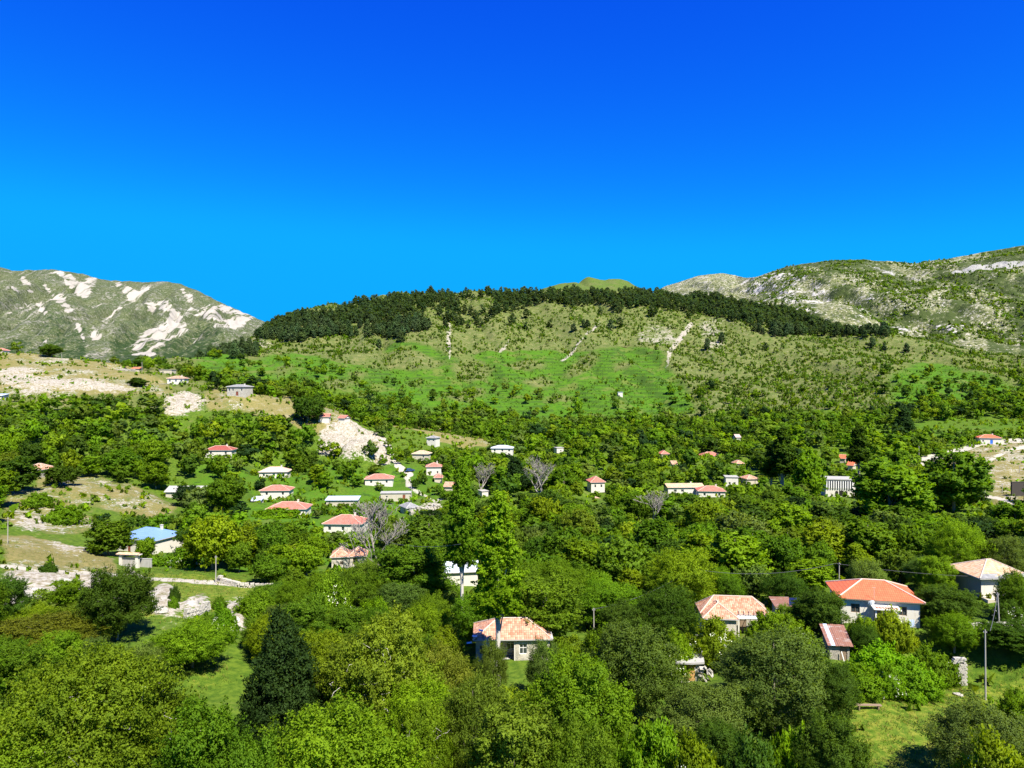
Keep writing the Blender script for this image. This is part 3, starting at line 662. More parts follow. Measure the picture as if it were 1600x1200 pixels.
path[lm([(632,735),(640,760),(672,785),(690,780)], 5, 230, 310)] = .7
path[lm([(1437,737),(1447,716),(1500,703),(1535,692),(1600,688)], 7, 250, 420)] = .95
path[lm([(1537,726),(1575,705),(1640,690)], 4, 250, 420)] = .85
path[lm([(1540,776),(1590,790)], 4, 220, 330)] = .85
path[lm([(1470,982),(1600,984)], 6, 88, 104)] = .6
rline = np.zeros(xx.shape)
rline[lm([(701,496),(699,530),(700,560)], 2.2, 500, 900)] = .9
rline[lm([(938,505),(905,535),(888,555),(876,565)], 2.4, 500, 900)] = .85
rline[lm([(1078,505),(1062,530),(1048,548)], 4, 500, 900)] = .95
rline[lm([(1048,546),(1042,572)], 3, 500, 900)] = .8
rline[lm([(797,530),(782,550)], 2.4, 500, 900)] = .8
for p in ([(985,500),(1060,505),(1060,540),(985,540)], [(1080,500),(1140,490),(1150,545),(1090,560)], [(440,470),(540,455),(560,462),(470,478),(400,500)], [(400,520),(440,540),(430,550),(380,545),(300,545),(330,528)]):
    rock[pm(p, 450, 1000)] = .42
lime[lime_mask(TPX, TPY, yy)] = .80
lime[(yy > 1010) & (scrub > .3)] = .46
gm = pm([(300,715),(700,715),(700,900),(230,900)], 135, 330); lime[gm & (dry < .3)] = .55
lime[(scrub < .5) & (yy > 380) & (dry < .3) & (TPX > 420)] = .45
dry = soft(dry, 8); rock = np.maximum(soft(rock, 12), soft(rline, 1)); lime = soft(lime, 34); scrub = soft(scrub, 8); yel = soft(yel, 8); path = soft(path, 1)
zz = zz + np.clip(rock - .22, 0, 1) * 1.3 * (yy < 440) * (1 - np.abs(fbm(xx / 5, yy / 5, 4, 63) - .5) * 4) * np.where(yy < 200, 1.3, 2.2)
ny, nx = xx.shape
idx = np.arange(ny * nx).reshape(ny, nx)
quads = np.stack([idx[:-1, :-1], idx[:-1, 1:], idx[1:, 1:], idx[1:, :-1]], -1).reshape(-1, 4)
me = np_mesh('terrain', np.stack([xx, yy, zz], -1).reshape(-1, 3), quads, mat=M['terrain'], smooth=True)
one = np.ones(xx.size)
set_attr(me, 'wa', np.stack([dry.ravel(), rock.ravel(), lime.ravel(), one], -1), 'FLOAT_COLOR')
set_attr(me, 'wb', np.stack([path.ravel(), scrub.ravel(), yel.ravel(), one], -1), 'FLOAT_COLOR')
tag(link('terrain', me), 'green valley floor rising to the terraced and scrubby hill', kind='structure')

# outer plain so that the land goes on beyond the built part
def plain():
    n = 40; g = np.linspace(-1, 1, n); X, Y = np.meshgrid(np.sign(g) * np.abs(g) ** 1.5 * 9000, np.sign(g) * np.abs(g) ** 1.5 * 9000, indexing='ij')
    Z = -62 + (fbm(X / 900, Y / 900, 3, 8) - .5) * 20
    i = np.arange(n * n).reshape(n, n)
    q = np.stack([i[:-1, :-1], i[1:, :-1], i[1:, 1:], i[:-1, 1:]], -1).reshape(-1, 4)
    me = np_mesh('plain', np.stack([X, Y, Z], -1).reshape(-1, 3), q, mat=M['terrain'], smooth=True)
    w = np.zeros((n * n, 4)); w[:, 3] = 1; w2 = w.copy(); w2[:, 1] = .8
    set_attr(me, 'wa', w, 'FLOAT_COLOR'); set_attr(me, 'wb', w2, 'FLOAT_COLOR')
    tag(link('plain', me), 'scrubby land around the valley', kind='structure')
plain()

# ------------------------------------------------------------------ far mountains
def mountain(name, ridge, pxr, Yb, zb, Yr, Ye, nu, nv, mat, paint, label, seed, rough, gul):
    P = np.linspace(pxr[0], pxr[1], nu); T = np.concatenate([np.linspace(0, 1, nv), np.linspace(1.02, 2, nv // 4)])
    tt, pp = np.meshgrid(T, P, indexing='ij')
    ry = np.interp(pp, *zip(*ridge)); Yrr = np.interp(pp, *zip(*Yr))
    Yy = np.where(tt <= 1, Yb + (Yrr - Yb) * tt, Yrr + (Ye - Yrr) * (tt - 1))
    zr = (600 - ry) * Yrr / F
    zbb = np.interp(pp, *zip(*zb))
    s = np.where(tt <= 1, tt * (1.12 - .12 * tt), 1 - ((tt - 1) ** 1.3) * .95)
    Z = zbb + (zr - zbb) * s
    X = (pp - 800) * Yrr / F * (.35 + .65 * np.minimum(Yy / Yrr, 1)) if False else (pp - 800) * Yy / F
    env = np.clip(np.sin(np.clip(tt, 0, 1) * math.pi), 0, 1) ** .7
    ga = np.abs(fbm(X / gul + Yy / (gul * 4), Yy / (gul * 6), 4, seed) - .5) * 2
    Z = Z + env * (-(np.clip(.42 - ga, 0, 1)) * rough * 3.2 + (fbm(X / (gul * .5), Yy / (gul * .5), 5, seed + 5) - .5) * rough * 1.5)
    Z = Z + (fbm(X / 22, Yy / 22, 3, seed + 9) - .5) * rough * .16
    PX = 800 + F * X / Yy; PY = 600 - F * Z / Yy
    w = paint(PX, PY, X, Yy, tt, ga)
    w = np.stack([soft(w[..., k], 3) for k in range(3)], -1)
    n1, n2 = X.shape; i = np.arange(n1 * n2).reshape(n1, n2)
    q = np.stack([i[:-1, :-1], i[:-1, 1:], i[1:, 1:], i[1:, :-1]], -1).reshape(-1, 4)
    me = np_mesh(name, np.stack([X, Yy, Z], -1).reshape(-1, 3), q, mat=M[mat], smooth=True)
    set_attr(me, 'wa', np.concatenate([w.reshape(-1, 3), np.ones((n1 * n2, 1))], 1), 'FLOAT_COLOR')
    tag(link(name, me), label, kind='structure')
    return X, Yy, Z, PX, PY, tt
SCREE = [
 [(25,430),(40,433),(60,465),(77,488),(70,498),(55,476),(40,450)], [(58,438),(66,440),(84,456),(102,470),(116,486),(106,491),(85,471)],
 [(88,424),(112,428),(126,441),(148,430),(154,436),(143,455),(133,470),(118,456),(104,444)], [(168,438),(200,444),(216,459),(225,445),(236,452),(215,468),(206,474),(195,456)],
 [(222,480),(240,474),(262,468),(272,485),(291,500),(293,513),(270,530),(256,545),(240,557),(206,555),(214,526),(226,512),(240,516),(262,510),(265,490),(250,482),(235,495),(228,490)],
 [(294,462),(304,454),(298,475),(304,478),(295,471)], [(308,484),(330,478),(345,475),(375,485),(402,497),(370,512),(340,502),(320,498)], [(113,493),(121,500),(131,518),(130,532),(138,540),(132,545),(122,520)],
 [(33,462),(48,480),(49,485),(38,472)], [(15,437),(24,450),(30,462),(20,455)], [(140,520),(160,515),(160,528),(145,535)], [(272,440),(290,450),(286,470),(280,452)], [(55,520),(72,532),(78,540),(60,532)]]
def paint_left(PX, PY, X, Y, tt, ga):
    wx = PX + 11 * (fbm(PX / 7, PY / 9, 3, 71) - .5); wy = PY + 8 * (fbm(PX / 8, PY / 7, 3, 75) - .5)
    sc = np.zeros(PX.shape)
    for p in SCREE: sc[inpoly(wx, wy, p)] = .62
    sc = np.maximum(sc, np.clip(.30 - ga * 2.2, 0, .30) * (PY < 545) * (PY > 425))
    bush = np.clip((PY - 455) / 110, 0, 1) * .42 + .20 * (fbm(PX / 40, PY / 26, 3, 33) > .52)
    bush[(inpoly(PX, PY, [(255,550),(290,520),(330,505),(360,520),(300,545)]))] = .5
    bush[inpoly(PX, PY, [(70,495),(105,490),(120,520),(118,545),(80,550),(60,530)])] = .45
    bush[PY < 452] = .05
    return np.stack([sc, bush, 0 * sc], -1)
mountain('mountain', [(-900,395),(-300,400),(0,417),(20,423),(80,421),(130,428),(160,437),(220,441),(262,440),(282,444),(310,455),(350,475),(400,497),(470,525),(600,590),(700,620)], (-420, 690), 1150, [(-900,60),(0,40),(250,30),(420,20),(700,-60)],
         [(-900,2500),(0,2500),(260,2350),(400,2150),(700,2000)], 4200, 520, 230, 'mountain_l', paint_left, 'far green mountain with white scree slides', 5, 40, 150)
def paint_right(PX, PY, X, Y, tt, ga):
    n = fbm(PX / 30, PY / 16, 3, 91)
    sc = np.zeros(PX.shape)
    wx = PX + 16 * (fbm(PX / 9, PY / 9, 3, 71) - .5); wy = PY + 10 * (fbm(PX / 9, PY / 9, 3, 75) - .5)
    sc[inpoly(wx, wy, [(1150,440),(1230,425),(1300,440),(1300,470),(1320,500),(1200,480)])] = .40
    sc[inpoly(wx, wy, [(1300,470),(1420,440),(1440,470),(1400,500),(1350,510)])] = .34
    sc[inpoly(wx, wy, [(1360,505),(1600,505),(1600,520),(1360,525)])] = .34
    bush = .30 + .28 * (n > .5)
    bush[PX < 1185] = .05
    crag = np.zeros(PX.shape)
    crag[inpoly(wx, wy, [(1480,424),(1530,414),(1600,406),(1700,400),(1700,412),(1600,418),(1540,423),(1490,428)])] = .85
    crag[inpoly(wx, wy, [(1352,410),(1380,420),(1410,428),(1400,434),(1365,422)])] = .6
    return np.stack([sc, bush, crag], -1)
RX = mountain('mountain', [(880,520),(1000,470),(1040,447),(1090,431),(1130,427),(1165,434),(1182,433),(1230,416),(1300,407),(1350,406),(1430,411),(1480,405),(1540,394),(1600,383),(1800,360),(2300,330),(3000,350)], (950, 2300), 730, [(900,40),(1200,30),(1400,15),(1600,10),(2000,20),(3000,30)],
         [(900,1900),(1150,1850),(1180,1620),(1300,1450),(1600,1350),(2000,1300),(3000,1300)], 2600, 440, 240, 'mountain_r', paint_right, 'grey-green scrub mountain closing the valley at the right', 25, 22, 110)

# ------------------------------------------------------------------ building builders
def wall_panel(pb, w, h, holes, org, ux, inn, rev=.18):
    """one wall of width w and height h in the plane org + u*ux + z, with real openings; inn points into the house"""
    xs = sorted({0.0, w, *[v for a in holes for v in (a[0], a[1])]}); zs = sorted({0.0, h, *[v for a in holes for v in (a[2], a[3])]})
    P = lambda u, z, k=0.0: (org[0] + ux[0] * u + inn[0] * k, org[1] + ux[1] * u + inn[1] * k, org[2] + z)
    for i in range(len(xs) - 1):
        for j in range(len(zs) - 1):
            cx = (xs[i] + xs[i + 1]) / 2; cz = (zs[j] + zs[j + 1]) / 2
            if any(a[0] < cx < a[1] and a[2] < cz < a[3] for a in holes): continue
            pb.face(P(xs[i], zs[j]), P(xs[i + 1], zs[j]), P(xs[i + 1], zs[j + 1]), P(xs[i], zs[j + 1]))
    for a in holes:
        x0, x1, z0, z1 = a
        pb.face(P(x0, z0), P(x1, z0), P(x1, z0, rev), P(x0, z0, rev)); pb.face(P(x0, z1), P(x0, z1, rev), P(x1, z1, rev), P(x1, z1))
        pb.face(P(x0, z0), P(x0, z0, rev), P(x0, z1, rev), P(x0, z1)); pb.face(P(x1, z0), P(x1, z1), P(x1, z1, rev), P(x1, z0, rev))

def roof_faces(rt, w, d, o, h, rise, cx=0, cy=0):
    W = w / 2 + o; D = d / 2 + o; z0 = h - .06; z1 = h + rise
    A, B, C_, E = (cx - W, cy - D, z0), (cx + W, cy - D, z0), (cx + W, cy + D, z0), (cx - W, cy + D, z0)
    ridge = []
    if rt == 'hip':
        if W >= D:
            k = max(W - D, .12); r1 = (cx - k, cy, z1); r2 = (cx + k, cy, z1)
            fs = [(A, B, r2, r1), (B, C_, r2), (C_, E, r1, r2), (E, A, r1)]
            ridge = [(r1, r2), (A, r1), (E, r1), (B, r2), (C_, r2)]
        else:
            k = max(D - W, .12); r1 = (cx, cy - k, z1); r2 = (cx, cy + k, z1)
            fs = [(A, B, r1), (B, C_, r2, r1), (C_, E, r2), (E, A, r1, r2)]
            ridge = [(r1, r2), (A, r1), (B, r1), (E, r2), (C_, r2)]
    elif rt == 'gable':
        r1 = (cx - W, cy, z1); r2 = (cx + W, cy, z1)
        fs = [(A, B, r2, r1), (C_, E, r1, r2)]; ridge = [(r1, r2)]
    elif rt == 'shed':
        C2 = (C_[0], C_[1], z1); E2 = (E[0], E[1], z1)
        fs = [(A, B, C2, E2)]
    else:
        fs = []
    return fs, ridge
def grid_face(pb, f, n, jit, seed):
    """a roof slope split into courses, slightly uneven like a sagging old roof"""
    rnd = random.Random(seed)
    a, b = Vector(f[0]), Vector(f[1])
    c = Vector(f[2]); d = Vector(f[3]) if len(f) == 4 else Vector(f[2])
    rows = []
    m = max(2, n)
    for j in range(n + 1):
        t = j / n; p = a.lerp(d, t); q = b.lerp(c, t)
        rows.append([p.lerp(q, i / m) + Vector((0, 0, rnd.uniform(-jit, jit) if 0 < i < m and 0 < j < n else 0)) for i in range(m + 1)])
    for j in range(n):
        for i in range(m):
            if j == n - 1 and len(f) == 3: pb.face(rows[j][i], rows[j][i + 1], rows[j + 1][0])
            else: pb.face(rows[j][i], rows[j][i + 1], rows[j + 1][i + 1], rows[j + 1][i])

def window_part(root, w, h, loc, rz, bars=True, pane='glass', frame='white_paint', fat=.07):
    pb = PB(); t = fat
    pb.box(-w/2, w/2, -.03, .03, 0, t); pb.box(-w/2, w/2, -.03, .03, h - t, h); pb.box(-w/2, -w/2 + t, -.03, .03, t, h - t); pb.box(w/2 - t, w/2, -.03, .03, t, h - t)
    if bars: pb.box(-t*.4, t*.4, -.025, .025, t, h - t); pb.box(-w/2 + t, -t*.4, -.02, .02, h*.6, h*.6 + t*.8); pb.box(t*.4, w/2 - t, -.02, .02, h*.6, h*.6 + t*.8)
    o = pb.build('window', frame, root, loc=loc, rot=(0, 0, rz))
    pp = PB(); pp.box(-w/2 + .01, w/2 - .01, .035, .05, .01, h - .01)
    pp.build('pane', pane, o)
    return o

FACES = {0: ((1, 0), (0, 1), 0), 1: ((0, 1), (-1, 0), math.pi / 2), 2: ((-1, 0), (0, -1), math.pi), 3: ((0, -1), (1, 0), -math.pi / 2)}
def house_body(root, w, d, h, wins, doors, wm, cx=0, cy=0, wall='wall', below=1.2, far=False, gable=0.0, back=True):
    pb = PB()
    for f in range(4):
        ux, inn, rz = FACES[f]
        L = w if f in (0, 2) else d
        org = {0: (cx - w/2, cy - d/2, 0), 1: (cx + w/2, cy - d/2, 0), 2: (cx + w/2, cy + d/2, 0), 3: (cx - w/2, cy + d/2, 0)}[f]
        hl = []
        for q in wins:
            if q[0] == f:
                c = L / 2 + q[1] * L; hl.append((c - q[3]/2, c + q[3]/2, q[2], min(q[2] + q[4], h - .2)))
        for q in doors:
            if q[0] == f:
                c = L / 2 + q[1] * L; hl.append((c - q[2]/2, c + q[2]/2, 0.02, min(2.1, h - .2)))
        wall_panel(pb, L, h, hl, org, ux, inn)
        P = lambda u, z: (org[0] + ux[0]*u, org[1] + ux[1]*u, z)
        pb.face(P(0, -below), P(L, -below), P(L, 0), P(0, 0))
        if gable and f in (1, 3): pb.face(P(0, h), P(L, h), P(L/2, h + gable))
    wo = pb.build(wall, wm, root)
    for f in range(4):
        ux, inn, rz = FACES[f]; L = w if f in (0, 2) else d
        org = {0: (cx - w/2, cy - d/2), 1: (cx + w/2, cy - d/2), 2: (cx + w/2, cy + d/2), 3: (cx - w/2, cy + d/2)}[f]
        for q in wins:
            if q[0] == f:
                c = L / 2 + q[1] * L
                loc = (org[0] + ux[0]*c + inn[0]*.12, org[1] + ux[1]*c + inn[1]*.12, q[2])
                window_part(root, q[3], min(q[4], h - .2 - q[2]), loc, rz, bars=not far, frame=(q[5] if len(q) > 5 else 'white_paint'))
        for q in doors:
            if q[0] == f:
                c = L / 2 + q[1] * L; dh = min(2.1, h - .2)
                loc = (org[0] + ux[0]*c + inn[0]*.12, org[1] + ux[1]*c + inn[1]*.12, .02)
                dp = PB(); dp.box(-q[2]/2, q[2]/2, -.03, .03, 0, dh - .02)
                for k in range(2): dp.box(-q[2]*.36, q[2]*.36, -.045, -.03, .25 + k*dh*.45, .25 + k*dh*.45 + dh*.36)
                do = dp.build('door', q[3] if len(q) > 3 else 'door_brown', root, loc=loc, rot=(0, 0, rz))
                hp = PB(); hp.bar((q[2]*.36, -.05, dh*.48), (q[2]*.36, -.10, dh*.48), .025); hp.build('handle', 'eave_grey', do)
    return wo
def add_roof(root, rt, w, d, o, h, rise, rm, ridge_m, cx=0, cy=0, name='roof', n=7, jit=.02, seed=1, eave='eave_grey', cap=.09):
    fs, rl = roof_faces(rt, w, d, o, h, rise, cx, cy)
    pb = PB()
    for i, f in enumerate(fs): grid_face(pb, f, n, jit, seed + i)
    ro = pb.build(name, rm, root)
    # soffit and fascia
    pf = PB(); W = w/2 + o; D = d/2 + o
    if rt in ('hip', 'gable'):
        for (x0, x1, y0, y1) in ((-W, W, -D, -D + .07), (-W, W, D - .07, D), (-W, -W + .07, -D + .07, D - .07), (W - .07, W, -D + .07, D - .07)):
            if rt == 'gable' and (x1 - x0) < .1: continue
            pf.box(cx + x0, cx + x1, cy + y0, cy + y1, h - .22, h - .065)
        pf.face((cx - W + .07, cy - D + .07, h - .15), (cx - W + .07, cy + D - .07, h - .15), (cx + W - .07, cy + D - .07, h - .15), (cx + W - .07, cy - D + .07, h - .15))
    elif rt == 'shed':
        pf.box(cx - W + .05, cx + W - .05, cy - D + .02, cy - D + .09, h - .2, h - .07)
        pf.face((cx - w/2, cy + d/2, h - .1), (cx + w/2, cy + d/2, h - .1), (cx + w/2, cy + d/2, h + rise - .1), (cx - w/2, cy + d/2, h + rise - .1))
        for sx in (-w/2, w/2): pf.face((cx + sx, cy - d/2, h - .1), (cx + sx, cy + d/2, h - .1), (cx + sx, cy + d/2, h + rise - .1))
    if pf.v: pf.build('fascia', eave, ro)
    if ridge_m:
        for a, b in rl:
            rb = PB(); rb.bar((a[0], a[1], a[2] + .02), (b[0], b[1], b[2] + .02), cap, None, 6); rb.build('ridge_cap', ridge_m, ro)
    return ro

def flat_slab(root, w, d, o, h, t, mat, name='roof'):
    pb = PB(); pb.box(-w/2 - o, w/2 + o, -d/2 - o, d/2 + o, h + .003, h + t); return pb.build(name, mat, root)

CUSTOM = {}
def build_house(h):
    root = empty(h['name'], (h['x'], h['y'], h['zb']), h['rot'])
    tag(root, h['label'], h['cat'])
    h['root'] = root
    if h['key'] in CUSTOM:
        CUSTOM[h['key']](root, h); return
    far = h['Y'] > 200
    w, d, hh, o, rt = h['w'], h['d'], h['h'], h['o'], h['rt']
    wins = list(h['wins']) + [(3, 0.1, 1.0, .9, 1.0)] * (d > 5 and rt != 'none')
    house_body(root, w, d, hh, wins, h['doors'], h['wm'], far=far, gable=h['rise'] if rt == 'gable' else 0)
    if rt in ('hip', 'gable', 'shed'):
        rmid = {'tile_old': 'ridge_old', 'tile_pale': 'ridge_old', 'slate': 'eave_grey'}.get(h['rm'], 'ridge' if 'tile' in h['rm'] else None)
        ro = add_roof(root, rt, w, d, o, hh, h['rise'], h['rm'], rmid, n=7, jit=.03 if 'old' in h['rm'] or 'pale' in h['rm'] else .008, seed=len(h['key']) * 7 + int(h['px']))
        if h['key'] in ('brown', 'pink', 'redwide', 'redbare', 'redwhite', 'bluedoor', 'longtile', 'redend', 'blue', 'twostorey', 'bluewin'):
            c = PB(); x = w * .22; c.box(x - .25, x + .25, d*.1 - .25, d*.1 + .25, hh + h['rise'] * .45, hh + h['rise'] + .45); c.box(x - .32, x + .32, d*.1 - .32, d*.1 + .32, hh + h['rise'] + .453, hh + h['rise'] + .55)
            c.build('chimney', 'white_wall', ro)
    elif rt == 'flat':
        flat_slab(root, w, d, .25, hh, .22, h['rm'])

# --- hand-made buildings
def c_ruin(root, h):
    w = h['w']; d = h['d']; H_ = 3.3
    # rear block with a porch recess between two front wings
    house_body(root, w, d * .6, H_, [(0, -.02, .9, 1.1, 1.3), (3, 0, 1, .9, 1.1)], [(0, -.2, 1.0, 'wood_grey')], 'old_wall', cy=d * .2)
    wl, wr = 2.1, 4.6
    house_body(root, wl, d * .4 - .02, H_, [(0, 0, 1.15, 1.0, 1.2, 'wood')], [], 'old_wall', cx=-w/2 + wl/2, cy=-d * .3, wall='wing_wall')
    house_body(root, wr, d * .4 - .02, H_, [(0, -.28, 1.1, 1.05, 1.35, 'white_paint'), (0, .25, 1.1, 1.0, 1.3, 'wood'), (3, 0, 1, .8, 1.1)], [], 'old_wall', cx=w/2 - wr/2, cy=-d * .3, wall='wing_wall')
    add_roof(root, 'hip', w, d, .4, H_, 1.75, 'tile_old', 'ridge_old', n=9, jit=.05, seed=4)
    # concrete porch slab, posts, broken corner of sheeting
    pb = PB(); pb.box(-w/2 + wl, w/2 - wr, -d/2, -d * .1, -.5, .12); pb.build('porch_floor', 'concrete', root)
    for x in (-w/2 + wl + .12, w/2 - wr - .12):
        p = PB(); p.box(x - .09, x + .09, -d/2 + .05, -d/2 + .23, .12, H_ - .25); p.build('porch_post', 'white_wall', root)
    p = PB(); p.box(-w/2 + wl, w/2 - wr, -d/2 + .03, -d/2 + .25, H_ - .55, H_ - .23); p.build('porch_beam', 'concrete', root)
    for k in range(3):
        p = PB(); p.box(-w/2 - .9 + k*.3, -w/2 - .2 + k*.25, -d/2 - .3, -d/2 + .3, H_ + .02 + k*.12, H_ + .06 + k*.12); q = p.build('loose_sheet', 'white_paint', root, rot=(0, math.radians(8 * k - 6), 0))
    p = PB(); p.box(w/2 + .0, w/2 + .45, -d/2 - .42, d/2 + .1, H_ - .04, H_ + .05); p.build('eave_slab', 'eave_grey', root)
CUSTOM['ruin'] = c_ruin
def c_vine(root, h):
    w = h['w']; d = h['d']; H_ = h['h']
    house_body(root, w, d * .62, H_, [(0, .3, .9, .9, 1.1), (3, 0, 1, .9, 1.1)], [(0, .12, 1.0, 'wood')], 'old_wall', cy=d * .19)
    ww = w * .47
    house_body(root, ww, d * .38 - .02, H_, [(0, .02, 1.2, 1.1, 1.1, 'wood')], [], 'old_wall', cx=-w/2 + ww/2, cy=-d * .31, wall='wing_wall')
    add_roof(root, 'hip', w, d * .62, .4, H_, 2.0, 'tile_old', 'ridge_old', cy=d * .19, n=9, jit=.05, seed=9)
    add_roof(root, 'hip', ww, d * .86, .4, H_ - .01, 1.55, 'tile_old', 'ridge_old', cx=-w/2 + ww/2, cy=-d * .07, name='wing_roof', n=8, jit=.05, seed=14)
    # collapsed eave: bare rafters and a white board
    for k in range(6):
        p = PB(); x = -w/2 + ww + .8 + k * .75
        p.bar((x, -d * .12, H_ + .35), (x + random.uniform(-.15, .15), -d * .42, H_ - .12), .05); p.build('rafter', 'wood_grey', root)
    p = PB(); p.box(-w/2 + ww + .2, -w/2 + ww + 3.6, -d * .46, -d * .28, H_ - .14, H_ - .06); p.build('eave_slab', 'white_paint', root)
    p = PB(); p.box(-w/2 + ww + .3, -w/2 + ww + .5, -d * .45, -d * .41, 0, H_ - .15); p.build('porch_post', 'white_wall', root)
CUSTOM['vine'] = c_vine
def c_red(root, h):
    w = h['w']; d = h['d']; H_ = h['h']
    house_body(root, w, d, H_, [(0, -.31, 1.15, 1.15, 1.25, 'wood'), (0, .285, 1.15, 1.1, 1.25, 'wood'), (3, .1, 1.1, 1.0, 1.2, 'wood'), (1, 0, 1.1, 1.0, 1.2, 'wood')], [(0, -.02, 1.0, 'wood')], 'white_wall', below=3.0)
    add_roof(root, 'hip', w, d, .55, H_, 1.7, 'tile_new', 'ridge', n=10, jit=.006, seed=3, eave='wood', cap=.11)
    # porch: raised slab, two posts, canopy slab with loose tiles, stair wall
    y0 = -d/2 - 2.0; x0, x1 = -1.05, 1.95
    p = PB(); p.box(x0, x1, y0, -d/2 - .01, -2.6, .05); p.build('porch_floor', 'white_wall', root)
    for x in (x0 + .1, x1 - .1):
        p = PB(); p.box(x - .09, x + .09, y0 + .08, y0 + .26, .05, 2.35); p.build('porch_post', 'white_paint', root)
    p = PB(); p.box(x0 - .25, x1 + .25, y0 - .2, -d/2 - .02, 2.353, 2.52); c = p.build('porch_canopy', 'white_paint', root)
    for k in range(7):
        p = PB(); x = x0 + .1 + k * .42; p.box(x, x + .3, y0 - .1, y0 + .8, 2.523, 2.575); p.build('canopy_tile', 'tile_old', c)
    p = PB(); p.box(x0 + .02, x1 - .02, y0 + .05, y0 + .17, .053, .75); p.build('porch_parapet', 'white_wall', root)
    # satellite dish on an arm
    n = 14; pb = PB()
    for j in range(4):
        for i in range(n):
            def q(jj, ii):
                r = .52 * jj / 4; a = 2 * math.pi * ii / n; return (r * math.cos(a), -.35 + .42 * r * r * 1.4, r * math.sin(a) * 1.1)
            pb.face(q(j, i), q(j, i + 1), q(j + 1, i + 1), q(j + 1, i))
    dish = pb.build('satellite_dish', 'tin_white', root, loc=(-1.4, -d/2 - .7, 2.95), rot=(math.radians(28), 0, math.radians(18)))
    p = PB(); p.bar((0, -.35, 0), (0, .35, -.25), .03); p.bar((0, -.32, -.5), (0, -.95, -.1), .02); p.build('dish_arm', 'eave_grey', dish)
    p = PB(); p.bar((-.85, -d/2 - .5, H_ + .1), (-.85, -d/2 - .5, H_ + 1.7), .02); p.bar((-1.1, -d/2 - .5, H_ + 1.65), (-.6, -d/2 - .5, H_ + 1.65), .015); p.build('antenna', 'eave_grey', root)
CUSTOM['red'] = c_red
def c_pale(root, h):
    w = h['w']; d = h['d']; H_ = h['h']
    house_body(root, w, d, H_, [(0, .12, 1.0, 1.1, 1.2, 'wood'), ], [(0, .36, 1.0, 'wood')], 'white_wall', below=2.6)
    add_roof(root, 'hip', w, d, .7, H_, 1.9, 'tile_pale', 'ridge_old', n=9, jit=.04, seed=33)
    p = PB(); p.box(-w/2 - .03, -w/2 - .003, -d/2 + .02, d/2 - .02, -2.4, H_ - .23); tag(p.build('side_shade', 'shade_grey', root), 'grey panel with painted shade on the side wall')  # thin panel added to put the left wall's shade into its colour
    W = w/2 + .72; D = d/2 + .72
    p = PB(); p.face((-W, -D, H_ - .045), (W, -D, H_ - .045), (W - 1.0, -D + 1.0, H_ + .42), (-W + 1.0, -D + 1.0, H_ + .42)); q = p.build('slate_eave', 'slate', root)
    for x in (-.4, -.05 + w * .25): 
        p = PB(); p.box(x - .1, x + .1, -d/2 - .1, -d/2 - .01, 0, H_ - .16); p.build('pilaster', 'white_paint', root)
    p = PB(); p.box(-w/2 - .1, w/2 + .1, -d/2 - 1.6, -d/2 - .01, -2.4, -.1); p.build('terrace', 'cream_wall', root)
CUSTOM['pale'] = c_pale
def c_twin(root, h):
    w = h['w']; d = h['d']; H_ = h['h']
    house_body(root, w * .5, d, H_, [(0, .1, 1.1, .8, .7, 'wood'), (3, 0, 1, .8, 1)], [], 'old_wall', cx=-w * .25)
    house_body(root, w * .5, d * .86, H_ - .1, [(0, -.12, .95, 1.1, 1.3, 'wood')], [], 'old_wall', cx=w * .255, cy=d * .05, wall='wing_wall')
    add_roof(root, 'hip', w * .5, d, .35, H_, 1.5, 'tile_old', 'ridge_old', cx=-w * .25, n=8, jit=.09, seed=2)
    add_roof(root, 'hip', w * .5, d * .86, .3, H_ - .1, 1.55, 'tile_old', 'ridge_old', cx=w * .265, cy=d * .05, name='wing_roof', n=8, jit=.11, seed=22)
CUSTOM['twin'] = c_twin
def c_fins(root, h):
    w = h['w']; d = h['d']; H_ = h['h']
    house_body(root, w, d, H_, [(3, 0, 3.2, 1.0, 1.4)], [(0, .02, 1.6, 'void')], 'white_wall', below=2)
    n = 11
    p = PB(); p.box(-w/2 + .3, w/2 - 1.2, -d/2 - .16, -d/2 - .01, 3.1, 5.5); p.build('glazing_band', 'glass', root)
    for k in range(n + 1):
        x = -w/2 + .3 + k * (w - 1.5) / n
        p = PB(); p.box(x - .16, x + .16, -d/2 - .45, -d/2 - .17, 2.9, 5.6); p.build('fin', 'white_paint', root)
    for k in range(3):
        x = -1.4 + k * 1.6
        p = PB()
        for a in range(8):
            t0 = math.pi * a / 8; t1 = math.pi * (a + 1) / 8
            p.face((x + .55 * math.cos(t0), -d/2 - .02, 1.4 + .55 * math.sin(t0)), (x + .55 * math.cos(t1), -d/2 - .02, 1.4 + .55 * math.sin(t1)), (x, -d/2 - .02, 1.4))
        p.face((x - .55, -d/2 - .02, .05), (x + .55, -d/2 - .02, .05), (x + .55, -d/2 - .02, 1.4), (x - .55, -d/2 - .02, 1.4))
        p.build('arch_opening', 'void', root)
    flat_slab(root, w, d, .5, H_, .35, 'concrete')
CUSTOM['fins'] = c_fins
